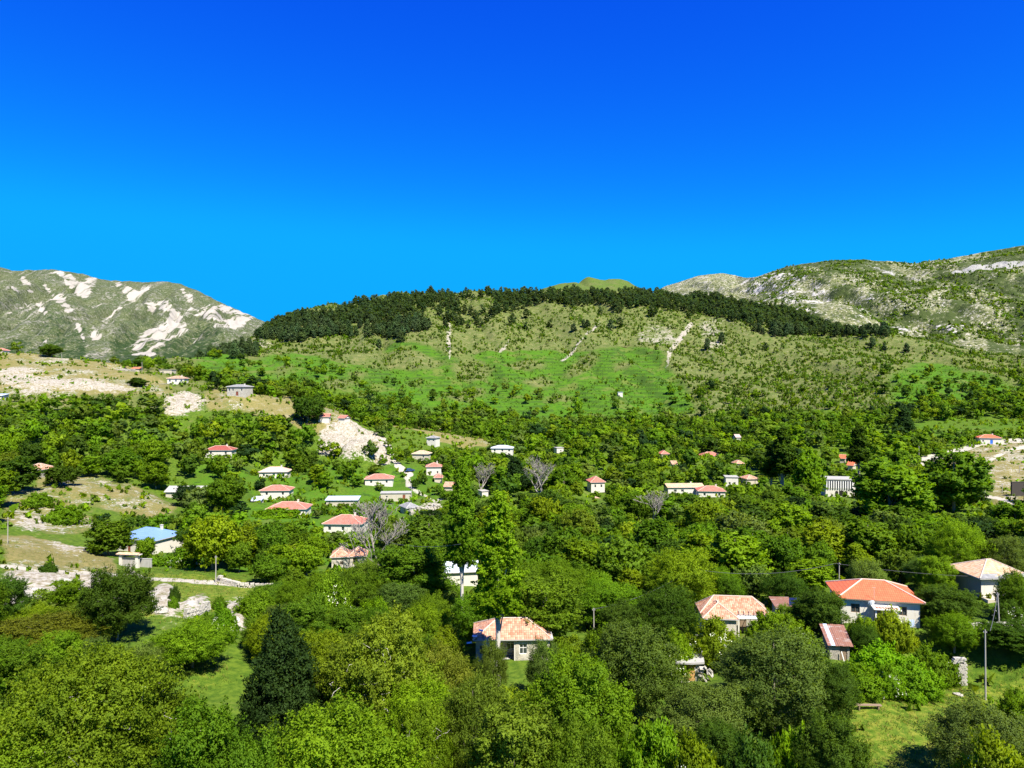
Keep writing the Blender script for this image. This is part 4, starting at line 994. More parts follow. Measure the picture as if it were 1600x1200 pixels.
def rubble_wall(pb, x0, x1, y, z0, z1, t, step=.45, rnd=random, top=None):
    nx_ = max(1, int((x1 - x0) / step)); nz_ = max(1, int((z1 - z0) / (step * .62)))
    for j in range(nz_):
        for i in range(nx_):
            xa = x0 + (x1 - x0) * (i + (j % 2) * .5) / nx_; xb = xa + (x1 - x0) / nx_ * rnd.uniform(.85, 1.05)
            za = z0 + (z1 - z0) * j / nz_; zb = za + (z1 - z0) / nz_ * rnd.uniform(.85, 1.0)
            if top is not None and za > top((xa + xb) / 2): continue
            pb.box(xa, min(xb, x1 + .2), y - t/2 + rnd.uniform(-.06, .06), y + t/2 + rnd.uniform(-.06, .06), za, zb)
def c_slab(root, h):
    w = h['w']; d = h['d']; H_ = h['h']
    house_body(root, w, d, H_ - .02, [], [(0, -.1, 1.5, 'orange_wall')], 'pale_stone', below=1.2)
    p = PB()
    pts = [(-w/2 - .7, -d/2 - .5), (-.2, -d/2 - .65), (w/2 + .2, -d/2 - .3), (w/2 + .5, d/2 + .2), (-w/2 - .4, d/2 + .3)]
    n = len(pts)
    p.face(*[(x, y, H_ + .2 + .05 * i) for i, (x, y) in enumerate(pts)]); p.face(*[(x, y, H_ + .003 + .02 * i) for i, (x, y) in enumerate(pts)][::-1])
    for i in range(n):
        a, b = pts[i], pts[(i + 1) % n]; j = (i + 1) % n
        p.face((*a, H_ + .003 + .02 * i), (*b, H_ + .003 + .02 * j), (*b, H_ + .2 + .05 * j), (*a, H_ + .2 + .05 * i))
    p.build('roof_slab', 'concrete', root)
    for k in range(9):
        p = PB(); s = random.uniform(.2, .5); p.box(-s, s, -s * .7, s * .7, -s * .3, s * .3)
        p.build('rubble_block', 'pale_stone', root, loc=(w/2 - .2 + random.uniform(-.3, 1.3), -d/2 - random.uniform(.1, .6), H_ - .3 - k * .2), rot=(random.random(), random.random(), random.random()))
    p = PB(); p.bar((w/2 - .1, -.4, H_ + .1), (w/2 + .1, -.6, H_ + 1.2), .07); p.build('broken_post', 'wood_grey', root)
CUSTOM['slabshed'] = c_slab
def c_rust(root, h):
    w = h['w']; d = h['d']; H_ = h['h']
    house_body(root, w, d, H_, [], [(0, .2, .9, 'wood')], 'stone_wall', below=1.2)
    W = w/2 + .35; D = d/2 + .4; n = 7; rise = h['rise']
    for k in range(n):
        x0 = -W + 2 * W * k / n; x1 = x0 + 2 * W / n * 1.08
        p = PB(); dz = (k % 2) * .025 + random.uniform(0, .02)
        p.face((x0, -D, H_ + dz), (x1, -D, H_ + dz + .01), (x1, D, H_ + rise + dz + .01), (x0, D, H_ + rise + dz))
        p.face((x0, -D, H_ + dz - .02), (x0, D, H_ + rise + dz - .02), (x1, D, H_ + rise + dz - .01), (x1, -D, H_ + dz - .01))
        tag(p.build('roof_sheet', 'tin_pale_blue' if k == 1 else 'tin_rust', root), 'pale metal sheet' if k == 1 else None)
    p = PB(); p.face((-w/2, d/2, H_), (w/2, d/2, H_), (w/2, d/2, H_ + rise - .25), (-w/2, d/2, H_ + rise - .25))
    for sx in (-w/2, w/2): p.face((sx, -d/2, H_), (sx, d/2, H_), (sx, d/2, H_ + rise - .25))
    p.build('upper_wall', 'stone_wall', root)
    p = PB(); p.bar((w*.2, -d/2 - .8, -.3), (w*.05, -d/2 - .3, 1.5), .06); p.build('prop', 'white_paint', root)
CUSTOM['rustshed'] = c_rust
def c_ruinup(root, h):
    w = h['w']; d = h['d']
    rnd = random.Random(4)
    for k, (nm, y) in enumerate((('front_wall', -d/2), ('rear_wall', d/2))):
        pb = PB(); rubble_wall(pb, -w/2, w/2, y, -1, 3.0, .6, .8, rnd, top=lambda x: 2.2 + .7 * math.sin(x * 1.3 + k)); pb.build(nm, 'pale_stone', root)
    for x in (-w/2, w/2):
        pb = PB(); rubble_wall(pb, -d/2 + .3, d/2 - .3, 0, -1, 2.6, .6, .8, rnd); pb.build('side_wall', 'pale_stone', root, loc=(x, 0, 0), rot=(0, 0, math.pi/2))
CUSTOM['ruinup'] = c_ruinup
for h in HOUSES: build_house(h)
# blue door belongs to one house only
for o in bpy.data.objects:
    if o.name.startswith('door') and o.parent is HB['bluedoor']['root']: o.data.materials[0] = M['door_blue']
    if o.name.startswith('window') and o.parent is HB['bluewin']['root']: o.data.materials[0] = M['door_blue']

# the red cloth hung over the porch parapet of the orange-roofed house
r = HB['red']; pb = PB()
nxc, nzc = 8, 8
for i in range(nxc):
    for j in range(nzc):
        q = lambda a, b: (-.45 + .9 * a / nxc, -.02 + .05 * math.sin(a * 1.7) * (b / nzc), -.75 * b / nzc)
        pb.face(q(i, j), q(i, j + 1), q(i + 1, j + 1), q(i + 1, j))
c_, s_ = math.cos(r['rot']), math.sin(r['rot']); lx, ly = .5, -r['d']/2 - 2.02
tag(pb.build('hanging_cloth', 'red_cloth', loc=(r['x'] + lx * c_ - ly * s_, r['y'] + lx * s_ + ly * c_, r['zb'] + .79), rot=(0, 0, r['rot'])), 'red cloth hanging over the porch parapet of the orange-roofed house', 'cloth')

# ------------------------------------------------------------------ ruin wall with a hole, gateway, walls, bench
def ruin_wall():
    x, y, z = at(1492, 1070, 89); root = empty('ruined_wall', (x, y, z - .6), math.radians(-6))
    tag(root, 'tall pale fragment of ruined stone wall with a ragged hole at the meadow edge', 'ruin')
    rnd = random.Random(8); pb = PB()
    n = 0
    for j in range(18):
        for i in range(9):
            xa = -1.2 + 2.4 * (i + (j % 2) * .5) / 9; za = j * .235
            if za > 3.9 - .75 * max(0, -xa) - .12 * abs(xa): continue
            if (xa + .25) ** 2 / .22 + (za - 2.75) ** 2 / .40 < 1 + rnd.uniform(-.45, .5) or (za > 3.1 and rnd.random() < .3): continue
            if xa > .8 and za < .0: continue
            o = PB(); o.box(0, rnd.uniform(.24, .29), -.3 + rnd.uniform(-.05, .05), .3 + rnd.uniform(-.05, .05), 0, rnd.uniform(.21, .234))
            o.build('stone', 'pale_stone', root, loc=(xa, 0, za)); n += 1
    for j in range(12):
        o = PB(); o.box(-.32, .32, 0, .9 - .04 * j, 0, .23); o.build('stone', 'pale_stone', root, loc=(1.05, .32, j * .235))
ruin_wall()
def gateway():
    x, y, z = at(202, 886, 146); root = empty('gateway', (x, y, z), math.radians(-8))
    tag(root, 'white roofed gateway with grey double gate in front of the blue-roofed house', 'gateway')
    for sx in (-1.8, 1.8):
        p = PB(); p.box(sx - .3, sx + .3, -.3, .3, -.4, 2.5); p.build('gate_pillar', 'white_wall', root)
    p = PB(); p.box(-2.5, 2.5, -.6, .6, 2.503, 2.68); p.build('gate_slab', 'white_wall', root)
    p = PB(); p.face((-2.6, -.7, 2.684), (2.6, -.7, 2.684), (2.3, 0, 3.0), (-2.3, 0, 3.0)); p.face((2.6, .7, 2.684), (-2.6, .7, 2.684), (-2.3, 0, 3.0), (2.3, 0, 3.0)); p.build('gate_roof', 'tile_pale', root)
    for sx in (-1, 1):
        p = PB(); p.box(min(0, sx*1.48) + .02, max(0, sx*1.48) - .02, -.04, .04, .05, 2.0)
        g = p.build('gate_leaf', 'wood_grey', root)
        for k in range(4):
            q = PB(); q.box(sx*(.2 + k*.33) - .04, sx*(.2 + k*.33) + .04, -.07, -.042, .1, 1.95); q.build('gate_bar', 'eave_grey', g)
gateway()
x, y, z = at(227, 884, 147)
p = PB(); p.box(-1.4, 1.4, -.12, .12, -.6, 1.4); p.box(-1.45, 1.45, -.16, .16, 1.403, 1.5)
tag(p.build('garden_wall', 'concrete', loc=(x, y, z), rot=(0, 0, math.radians(-6))), 'grey rendered garden wall joining the white gateway on its right', 'wall')

def stone_wall(pts, h, t, label, step=.5, mat='pale_stone'):
    P = [at(*q) for q in pts]; x0, y0, _ = P[0]
    z0 = gz(x0, y0); root = empty('stone_wall', (x0, y0, z0)); tag(root, label, 'stone wall')
    rnd = random.Random(int(x0 * 7 + y0)); protos = []
    for k in range(5):
        pb = PB(); s = step * rnd.uniform(.42, .56)
        for c in ((-1,-1,-1),(1,-1,-1),(1,1,-1),(-1,1,-1),(-1,-1,1),(1,-1,1),(1,1,1),(-1,1,1)):
            pb.v.append((c[0]*s*rnd.uniform(.8, 1.1), c[1]*t/2*rnd.uniform(.85, 1.15), c[2]*step*.3*rnd.uniform(.8, 1.1)))
        pb.f += [(0,3,2,1),(4,5,6,7),(0,1,5,4),(1,2,6,5),(2,3,7,6),(3,0,4,7)]
        me = bpy.data.meshes.new('stone'); me.from_pydata(pb.v, [], pb.f); me.update(); me.materials.append(M[mat]); protos.append(me)
    for a, b in zip(P[:-1], P[1:]):
        L = math.hypot(b[0]-a[0], b[1]-a[1]); n = max(1, int(L / step)); ang = math.atan2(b[1]-a[1], b[0]-a[0])
        for i in range(n):
            t_ = (i + .5) / n; wx = a[0] + (b[0]-a[0])*t_; wy = a[1] + (b[1]-a[1])*t_; g = gz(wx, wy)
            for j in range(int(h / (step*.58)) + rnd.choice((0, 0, 1))):
                link('stone', rnd.choice(protos), root, (wx - x0 + rnd.uniform(-.06, .06) + (j % 2)*step*.4*math.cos(ang), wy - y0 + rnd.uniform(-.06, .06), g - z0 + step*.2 + j*step*.58), (rnd.uniform(-.06, .06), rnd.uniform(-.06, .06), ang + rnd.uniform(-.1, .1)))
stone_wall([(338, 915, 134), (372, 918, 131), (425, 914, 133)], 1.0, .7, 'long low dry-stone wall beside the track, running right from the pole', .8)
stone_wall([(288, 968, 101), (308, 963, 103), (326, 953, 106)], 1.3, .6, 'short curved dry-stone wall below the yellow-flowered bank', .5)
stone_wall([(542, 945, 118), (560, 938, 120), (604, 930, 123)], 1.2, .8, 'broken pale dry-stone wall right of the flowering elder bush', .6)
stone_wall([(640, 805, 235), (662, 798, 240), (690, 790, 245)], 2.0, .9, 'pale broken terrace wall below the slate-roofed hut', 1.1)
stone_wall([(1368, 1076, 92), (1400, 1073, 92), (1440, 1074, 91)], .5, .6, 'tumbled line of pale stones at the top of the meadow', .6)
def bench():
    x, y, z = at(1357, 1112, 80); z = gz(x, y); root = empty('bench', (x, y, z), math.radians(-3))
    tag(root, 'long weathered plank bench standing alone on the meadow', 'bench')
    for k in range(3):
        p = PB(); p.box(-1.4, 1.4, -.24 + k*.17, -.09 + k*.17, .44, .5); p.build('seat_plank', 'wood', root)
    for sx in (-1.05, 1.05):
        p = PB(); p.box(sx - .06, sx + .06, -.2, .22, -.15, .437); p.build('leg', 'wood', root)
bench()
# dark wall at the right edge and low wall by the pale house
x, y, z = at(1594, 800, 255); p = PB(); p.box(-3.4, 3.4, -.3, .3, -1.5, 5.2); p.box(-3.5, 3.5, -.36, .36, 5.203, 5.4)
tag(p.build('retaining_wall', 'dark_wall', loc=(x, y, gz(x, y)), rot=(0, 0, .1)), 'dark blank wall cut by the right edge below the tracks', 'wall')
x, y, z = at(1545, 985, 97); p = PB(); p.box(-5, 5, -.25, .25, -1.5, .8); p.box(-5.1, 5.1, -.32, .32, .803, .9)
tag(p.build('garden_wall', 'white_wall', loc=(x, y, gz(x, y)), rot=(0, 0, .02)), 'low whitewashed wall below the pale-tiled house', 'wall')

# ------------------------------------------------------------------ poles and wires
POLES = [(12, 808, 862, 150, 'concrete pole on the dry knoll at the far left'), (337, 868, 914, 133, 'concrete pole beside the track at the end of the dry-stone wall'), (1540, 984, 1086, 85, 'tall concrete pole at the right of the meadow'),
         (1562, 926, 980, 97, 'leaning concrete pole below the pale-tiled house'), (1311, 879, 912, 118, 'concrete pole rising behind the bright orange roof'), (928, 950, 980, 104, 'short grey pole among trees left of the vine-grown house'),
         (1086, 888, 925, 118, 'grey pole among dark trees above the vine-grown house'), (643, 755, 785, 262, 'pole at the right end of the long flat-roofed shed'), (690, 738, 756, 296, 'pole beside the small red outbuilding'),
         (1566, 756, 778, 262, 'thin pole on the dry slope at the right edge'), (1539, 774, 800, 250, 'grey pole right of the large round tree'), (1225, 668, 700, 300, 'thin pole beside the dark poplar tops'),
         (362, 738, 752, 262, 'short pole in the lime green gardens at the left'), (222, 566, 584, 440, 'thin pole beside the roofless upper ruin'), (97, 553, 567, 440, 'leaning pole on the upper left skyline'), (1436, 697, 714, 340, 'pole where the pale track bends'),
         (1593, 738, 760, 300, 'pole above the dark wall at the right'), (1166, 752, 772, 296, 'pole beside the grey flat-roofed house')]
PTOP = {}
def poles():
    for i, (px, t, b, Y, lab) in enumerate(POLES):
        x = (px - 800) * Y / F; g = gz(x, Y); zt = (600 - t) * Y / F
        hgt = max(3.0, zt - g)
        root = empty('utility_pole', (x, Y, g), 0); tag(root, lab, 'pole', 'village utility poles')
        lean = .28 if 'leaning' in lab else random.uniform(-.06, .06)
        p = PB(); p.bar((0, 0, -.5), (-lean, 0, hgt), .11 if Y < 200 else .14, .07 if Y < 200 else .10, 8); p.build('shaft', 'pole_concrete', root)
        for k in (-.16, .16):
            p = PB(); p.bar((k - lean, 0, hgt - .35), (k * 1.1 - lean, 0, hgt - .16), .04, .03); p.build('insulator', 'eave_grey', root)
        PTOP[i] = Vector((x - lean, Y, g + hgt - .14))
poles()
def wire(a, b, sag, lab):
    pb = PB(); n = 24; pts = [a.lerp(b, i / n) - Vector((0, 0, sag * 4 * (i / n) * (1 - i / n))) for i in range(n + 1)]
    for p_, q_ in zip(pts[:-1], pts[1:]): pb.bar(p_, q_, .04, .04, 3)
    tag(pb.build('power_line', 'wire'), lab, 'wire', 'village power lines')
far_r = Vector(at(1700, 900, 110))
wire(PTOP[4] + Vector((-.6, 0, 0)), far_r, 1.0, 'power line running right from the pole behind the orange roof')
wire(PTOP[6], PTOP[4] + Vector((-.6, 0, 0)), 1.2, 'power line between the pole above the vine-grown house and the orange roof')
wire(PTOP[5] + Vector((0, 0, 0)), PTOP[6] + Vector((-.6, 0, 0)), 1.0, 'power line rising from the short grey pole among trees')
wire(Vector(at(560, 830, 150)), Vector(at(720, 850, 112)), 1.5, 'thin wire crossing in front of the dead tree')
wire(PTOP[2] + Vector((.6, 0, 0)), PTOP[3], .5, 'power line between the meadow pole and the leaning pole')

# ------------------------------------------------------------------ boulders, laundry, tarpaulin
def boulder(px, py, Y, wpx, hk, lab, seed):
    rng = np.random.default_rng(seed); x = (px - 800) * Y / F; g = gz(x, Y); w = wpx * Y / F / 2
    nu, nv = 16, 9; V = []; Q = []
    for j in range(nv + 1):
        for i in range(nu):
            a = 2 * math.pi * i / nu; p = math.pi * j / nv; V.append((math.sin(p) * math.cos(a), math.sin(p) * math.sin(a), math.cos(p)))
    V = np.array(V)
    for _ in range(7):      # flat facets cut off at random
        n = rng.normal(size=3); n /= np.linalg.norm(n); d = rng.uniform(.55, .85); k = V @ n; V = V - np.outer(np.maximum(k - d, 0), n)
    V += (fbm(V[:, 0] * 3 + seed, V[:, 1] * 3 + V[:, 2] * 2, 3, seed)[:, None] - .5) * .22 * V
    V *= np.array([w, w * .8, w * hk])
    for j in range(nv):
        for i in range(nu): Q.append((j*nu + i, (j+1)*nu + i, (j+1)*nu + (i+1) % nu, j*nu + (i+1) % nu))
    me = np_mesh('boulder', V, np.array(Q), mat=M['rock'])
    tag(link('boulder', me, loc=(x, Y, g + w * hk * .25), rot=(0, 0, rng.uniform(0, 6))), lab, 'boulder')
for i, b_ in enumerate([(150, 960, 97, 40, .55, 'long pale boulder left of the lone rock-foot tree'), (232, 930, 104, 34, .5, 'white rock slab above the small dark rock shrub'), (252, 955, 102, 26, .6, 'white rock below the two small rock shrubs'),
    (300, 935, 107, 30, .4, 'flat white rock on the yellow-flowered bank'), (365, 968, 103, 24, .8, 'grey block at the ruined corner beside the flowering lime bush'), (55, 930, 112, 50, .45, 'broad pale rock ledge below the track at the left'), (100, 912, 122, 34, .4, 'small pale ledge beside the dark track shrub'), (20, 945, 108, 36, .5, 'pale boulder at the left edge under the ledge'),
    (135, 992, 92, 22, .25, 'flat grey slab on the grass below the lone tree'), (1580, 1082, 84, 26, .3, 'pale flat stones at the right edge of the meadow'), (1497, 1082, 86, 16, .4, 'small white stone at the foot of the ruined wall'), (518, 1001, 88, 16, .8, 'single white boulder among leaves right of the dark conical tree')]): boulder(*b_, 300 + i)
def cloth(name, mat, px, py, Y, w, h, lab, cat):
    pb = PB(); x, y, z = at(px, py, Y); n = 7
    for i in range(n):
        for j in range(5):
            q = lambda a, b: (-w/2 + w * a / n, .06 * math.sin(a * 2.1 + b) * (b / 5), -h * b / 5)
            pb.face(q(i, j), q(i, j + 1), q(i + 1, j + 1), q(i + 1, j))
    tag(pb.build(name, mat, loc=(x, y, z)), lab, cat)
cloth('hanging_laundry', 'white_paint', 1400, 968, 97, 1.6, 1.3, 'white sheet hung out below the right-hand window of the orange-roofed house', 'laundry')
cloth('hanging_laundry', 'tin_pale_blue', 1424, 968, 97.5, .8, 1.0, 'pale blue cloth hung right of the white sheet', 'laundry')
M['tarp'] = simple_material('tarp', (.015, .025, .14), (.01, .02, .10), .5, 2)
cloth('tarpaulin', 'tarp', 1241, 934, 110, 1.6, 1.2, 'dark blue tarpaulin hung beside the brown lean-to', 'tarpaulin')

# ------------------------------------------------------------------ parked car on the track
def car():
    x, y, _ = at(640, 731, 308); z = gz(x, y); root = empty('parked_car', (x, y, z), .5); tag(root, 'small dark blue car parked on the pale track', 'car')
    pb = PB(); prof = [(-2, .35), (-2, .8), (-1.3, .95), (-.8, 1.42), (.6, 1.42), (1.2, .95), (2, .85), (2, .35)]
    for s in (-1, 1): pb.face(*[(a, s * .8, b) for a, b in (prof if s < 0 else prof[::-1])])
    for (a, b), (c, d) in zip(prof, prof[1:] + prof[:1]): pb.face((a, -.8, b), (a, .8, b), (c, .8, d), (c, -.8, d))
    pb.build('body', 'car_paint', root)
    for s in (-1, 1):
        p = PB(); p.face((-1.1, s*.805, .98), (-.75, s*.805, 1.34), (.55, s*.805, 1.34), (.95, s*.805, .98)); p.build('side_window', 'glass', root)
        for wx in (-1.25, 1.25):
            p = PB(); p.bar((wx, s*.66, .33), (wx, s*.86, .33), .33, None, 12); p.build('wheel', 'void', root)
car()

# ------------------------------------------------------------------ vegetation prototypes
def tube(pts, rad, n=5):
    V = []; Fq = []
    pts = [Vector(p) for p in pts]
    for i, p in enumerate(pts):
        d = (pts[min(i + 1, len(pts) - 1)] - pts[max(i - 1, 0)]).normalized()
        u = d.orthogonal().normalized(); w = d.cross(u)
        for k in range(n):
            a = 2 * math.pi * k / n; V.append(p + (u * math.cos(a) + w * math.sin(a)) * rad[i])
    for i in range(len(pts) - 1):
        for k in range(n): Fq.append((i*n + k, i*n + (k+1) % n, (i+1)*n + (k+1) % n, (i+1)*n + k))
    return np.array([tuple(v) for v in V]), np.array(Fq)
def join(parts):
    V = []; Q = []; n = 0
    for v, q in parts:
        V.append(v); Q.append(q + n); n += len(v)
    return np.concatenate(V), np.concatenate(Q)

def leaf_quads(P, N, size, rng, asp=.62):
    """rhombic leaf sprays at P facing N"""
    n = len(P)
    a = rng.normal(size=(n, 3)); a -= (a * N).sum(1, keepdims=True) * N; a /= np.linalg.norm(a, axis=1, keepdims=True) + 1e-9
    b = np.cross(N, a)
    s = (size * rng.uniform(.6, 1.35, n))[:, None] if np.isscalar(size) else (size * rng.uniform(.6, 1.35, n))[:, None]
    c = N * s * .22
    V = np.stack([P - a * s - b * s * asp * .7, P + a * s * .9 - b * s * asp * .5 + c, P + b * s * asp * 1.5 + a * s * (rng.random((n, 1)) - .5)], 1).reshape(-1, 3)
    return V, np.arange(3 * n).reshape(n, 3)

def lobes_crown(rng, lobes, nleaf, size, outward=.75, up=.35, rnd=.75, fill=.12, shoots=.55, soft_n=.5):
    """leaf sprays over the skins of many lobes, plus a few inside"""
    C = np.array([l[:3] for l in lobes]); R = np.array([l[3] for l in lobes])
    wgt = R ** 2; wgt /= wgt.sum()
    n0 = int(nleaf * 1.7)
    k = rng.choice(len(lobes), n0, p=wgt)
    d = rng.normal(size=(n0, 3)); d /= np.linalg.norm(d, axis=1, keepdims=True)
    rr = np.where(rng.random(n0) < fill, rng.uniform(.25, .8, n0), rng.uniform(.72, 1.05, n0))
    rag = 1 + .26 * np.sin(d[:, 0] * 7 + k * 1.7) * np.sin(d[:, 1] * 6 + k * 2.3) * np.sin(d[:, 2] * 7 + k)
    P = C[k] + d * (R[k] * rr * rag)[:, None] * np.array([1, 1, .86])
    # leafy shoots reaching out of every lobe
    S = 9; mid = C.mean(0) - np.array([0, 0, .15 * (C[:, 2].max() - C[:, 2].min())])
    od = C - mid; od /= np.linalg.norm(od, axis=1, keepdims=True) + 1e-6
    sd = rng.normal(size=(len(lobes), S, 3)) * .62 + od[:, None] * .85 + np.array([0, 0, .42]); sd /= np.linalg.norm(sd, axis=2, keepdims=True)
    sl = rng.uniform(.9, 1.75, (len(lobes), S)); sv = rng.random((len(lobes), S))
    on = rng.random(n0) < shoots; si = rng.integers(0, S, n0); t = rng.random(n0) ** .8
    dk = sd[k, si]; jit = rng.normal(size=(n0, 3)) * (R[k] * (.26 - .17 * t))[:, None]
    Ps = C[k] + dk * (R[k] * (.3 + t * sl[k, si]))[:, None] + jit
    P = np.where(on[:, None], Ps, P); d = np.where(on[:, None], dk * .55 + d * .45, d)
    keep = np.ones(n0, bool)
    for j in range(len(lobes)):
        q = (P - C[j]) / np.array([1, 1, .86])
        keep &= ~(((q ** 2).sum(1) < (R[j] * .66) ** 2) & (k != j))
    keep &= ~((d[:, 2] < -.55) & (rng.random(n0) < .6))
    P = P[keep][:nleaf]; d = d[keep][:nleaf]; k = k[keep][:nleaf]; on = on[keep][:nleaf]; si = si[keep][:nleaf]; t = t[keep][:nleaf]
    N = d * outward + np.array([0, 0, up]) + rng.normal(size=d.shape) * rnd
    N /= np.linalg.norm(N, axis=1, keepdims=True)
    V, Q = leaf_quads(P, N, size, rng)
    # shading normals lean towards the lobe's and the crown's outside, so clumps shade as volumes
    ld = P - C[k]; ld /= np.linalg.norm(ld, axis=1, keepdims=True) + 1e-6
    cd = P - mid; cd /= np.linalg.norm(cd, axis=1, keepdims=True) + 1e-6
    S_ = N * (1 - soft_n) + (ld * .65 + cd * .45) * soft_n * 1.2; S_ /= np.linalg.norm(S_, axis=1, keepdims=True) + 1e-6
    S_ = np.repeat(S_, 3, 0)
    lob = rng.random(len(lobes))
    lv = .34 * lob[k] + .36 * rng.random(len(k)) + .30 * np.where(on, sv[k, si], .35)
    return V, Q, np.repeat(np.clip(lv, 0, 1), 3), S_

def shape_lobes(rng, kind, w, h, n):
    """lobe centres for crowns; w = crown width, h = tree height"""
    L = []
    for i in range(n):
        if kind == 'round':
            d = rng.normal(size=3); d /= np.linalg.norm(d); r = rng.uniform(.42, .95)
            c = np.array([d[0] * r * w * .5, d[1] * r * w * .5, h * .57 + d[2] * r * h * .40]); R = rng.uniform(.075, .16) * w * (1.35 - .45 * r)
        elif kind == 'tall':
            t = rng.uniform(.22, .93); a = rng.uniform(0, 6.283); e = (math.sin(math.pi * min(1, (t - .08) / .98)) ** .6)
            rad = w * .38 * e * rng.uniform(.4, 1.0); c = np.array([rad * math.cos(a), rad * math.sin(a), h * t]); R = w * rng.uniform(.08, .155)
        elif kind == 'wide':
            a = rng.uniform(0, 6.283); rr = math.sqrt(rng.random()); rad = w * .42 * rr
            c = np.array([rad * math.cos(a), rad * math.sin(a), h * (.86 - .34 * rr ** 2 - rng.uniform(0, .30))]); R = w * rng.uniform(.055, .11)
        elif kind == 'poplar':
            t = rng.uniform(.38, .97); a = rng.uniform(0, 6.283); e = min(1, (t - .2) / .28) * (1 - max(0, t - .42) / .62) ** .75
            rad = w * .36 * e * rng.uniform(.3, 1.0); c = np.array([rad * math.cos(a), rad * math.sin(a), h * t]); R = w * rng.uniform(.09, .17) * (.45 + .6 * e)
        elif kind == 'cone':
            t = rng.uniform(.06, .93); a = rng.uniform(0, 6.283); e = (1 - t) ** .75
            rad = w * .42 * e * rng.uniform(.5, 1.0); c = np.array([rad * math.cos(a), rad * math.sin(a), h * t]); R = w * (.05 + .10 * e) * rng.uniform(.8, 1.2)
        elif kind == 'pine':
            t = rng.uniform(.2, .95); a = rng.uniform(0, 6.283); e = (1 - max(0, t - .35) / .68) ** .55
            rad = w * .42 * e * rng.uniform(.45, 1.0); c = np.array([rad * math.cos(a), rad * math.sin(a), h * t]); R = w * (.07 + .11 * e) * rng.uniform(.8, 1.15)
        else:   # bush: a mound
            a = rng.uniform(0, 6.283); rr = math.sqrt(rng.random()); rad = w * .40 * rr
            c = np.array([rad * math.cos(a), rad * math.sin(a), h * (.70 * (1 - .75 * rr ** 2)) * rng.uniform(.45, 1.0)]); R = min(w, h * 1.3) * rng.uniform(.09, .19)
        L.append((c[0], c[1], c[2], R))
    return L

PROTO = {}
def make_proto(key, kind, w, h, nl, nleaf, size, seed, trunk=.16, needle=False, bark='bark', up=.35, rnd=.75, limbs=9, asp=None, blossoms=0, fill=.12, sticks=0, outward=.75, shoots=.55, soft_n=.5):
    rng = np.random.default_rng(seed)
    L = shape_lobes(rng, kind, w, h, nl)
    V, Q, lv, NN = lobes_crown(rng, L, nleaf, size, outward=outward, up=up, rnd=rnd, fill=fill, shoots=shoots, soft_n=soft_n)
    V[:, :2] *= (w / 2) / np.percentile(np.hypot(V[:, 0], V[:, 1]), 97); V[:, 2] *= h / np.percentile(V[:, 2], 99.6)
    me = np_mesh(key + '_crown', V, None, Q, mat=M['needle' if needle else 'leaf'], smooth=True); set_attr(me, 'lv', lv); me.normals_split_custom_set_from_vertices(NN)
    parts = []
    top = h * (.9 if kind in ('poplar', 'cone', 'pine', 'tall') else .62)
    b = rng.uniform(-.05, .05, 2) * w
    tr = [(0, 0, -.6), (b[0] * .4, b[1] * .4, top * .3), (b[0], b[1], top * .65), (b[0] * .5, b[1] * .5, top)]
    parts.append(tube(tr, [trunk * 1.25, trunk, trunk * .7, trunk * .18], 7))
    for l in sorted(L, key=lambda q: -q[3])[:limbs]:
        z0 = rng.uniform(.25, .8) * min(top, l[2]) ; t0 = z0 / max(top, .1)
        p0 = Vector((b[0] * t0, b[1] * t0, z0)); p2 = Vector(l[:3]); p1 = p0.lerp(p2, .5) + Vector((0, 0, rng.uniform(-.02, .10) * h))
        parts.append(tube([p0, p1, p2], [trunk * .42, trunk * .28, trunk * .1], 4))
    for i in range(sticks):      # pale bare twigs reaching through the skin
        l = L[rng.integers(len(L))]; d = rng.normal(size=3); d[2] = abs(d[2]) * .6; d /= np.linalg.norm(d)
        p0 = Vector(l[:3]); p1 = p0 + Vector(d) * l[3] * .9; p2 = p1 + Vector((d[0] + rng.normal() * .5, d[1] + rng.normal() * .5, d[2] * .4)) * l[3] * .55
        p3 = p2 + Vector(rng.normal(size=3)) * l[3] * .35
        parts.append(tube([p0, p1, p2, p3], [.04, .03, .022, .012], 3))
    tv, tq = join(parts)
    tm = np_mesh(key + '_trunk', tv, tq, mat=M[bark], smooth=True)
    bm_ = None
    if blossoms:
        C = np.array([l[:3] for l in L]); R = np.array([l[3] for l in L]); k = rng.integers(0, len(L), blossoms)
        d = rng.normal(size=(blossoms, 3)); d[:, 2] = np.abs(d[:, 2]) * .8; d[:, 1] -= .3; d /= np.linalg.norm(d, axis=1, keepdims=True)
        P = C[k] + d * (R[k] * 1.12)[:, None]
        ok = np.ones(blossoms, bool)
        for j in range(len(L)): ok &= ~((((P - C[j]) ** 2).sum(1) < (R[j] * .9) ** 2) & (k != j))
        P = P[ok]; d = d[ok]
        P = np.repeat(P, 5, 0) + rng.normal(size=(len(P) * 5, 3)) * .085; d = np.repeat(d, 5, 0) + rng.normal(size=(len(P), 3)) * .3
        d /= np.linalg.norm(d, axis=1, keepdims=True)
        bv, bq = leaf_quads(P, d, .05, rng, .9)
        bm_ = np_mesh(key + '_blossoms', bv, None, bq, mat=M['blossom'])
    PROTO[key] = dict(crown=me, trunk=tm, bloss=bm_, w=w, h=h, V=V, Q=Q, lv=lv, NN=NN)
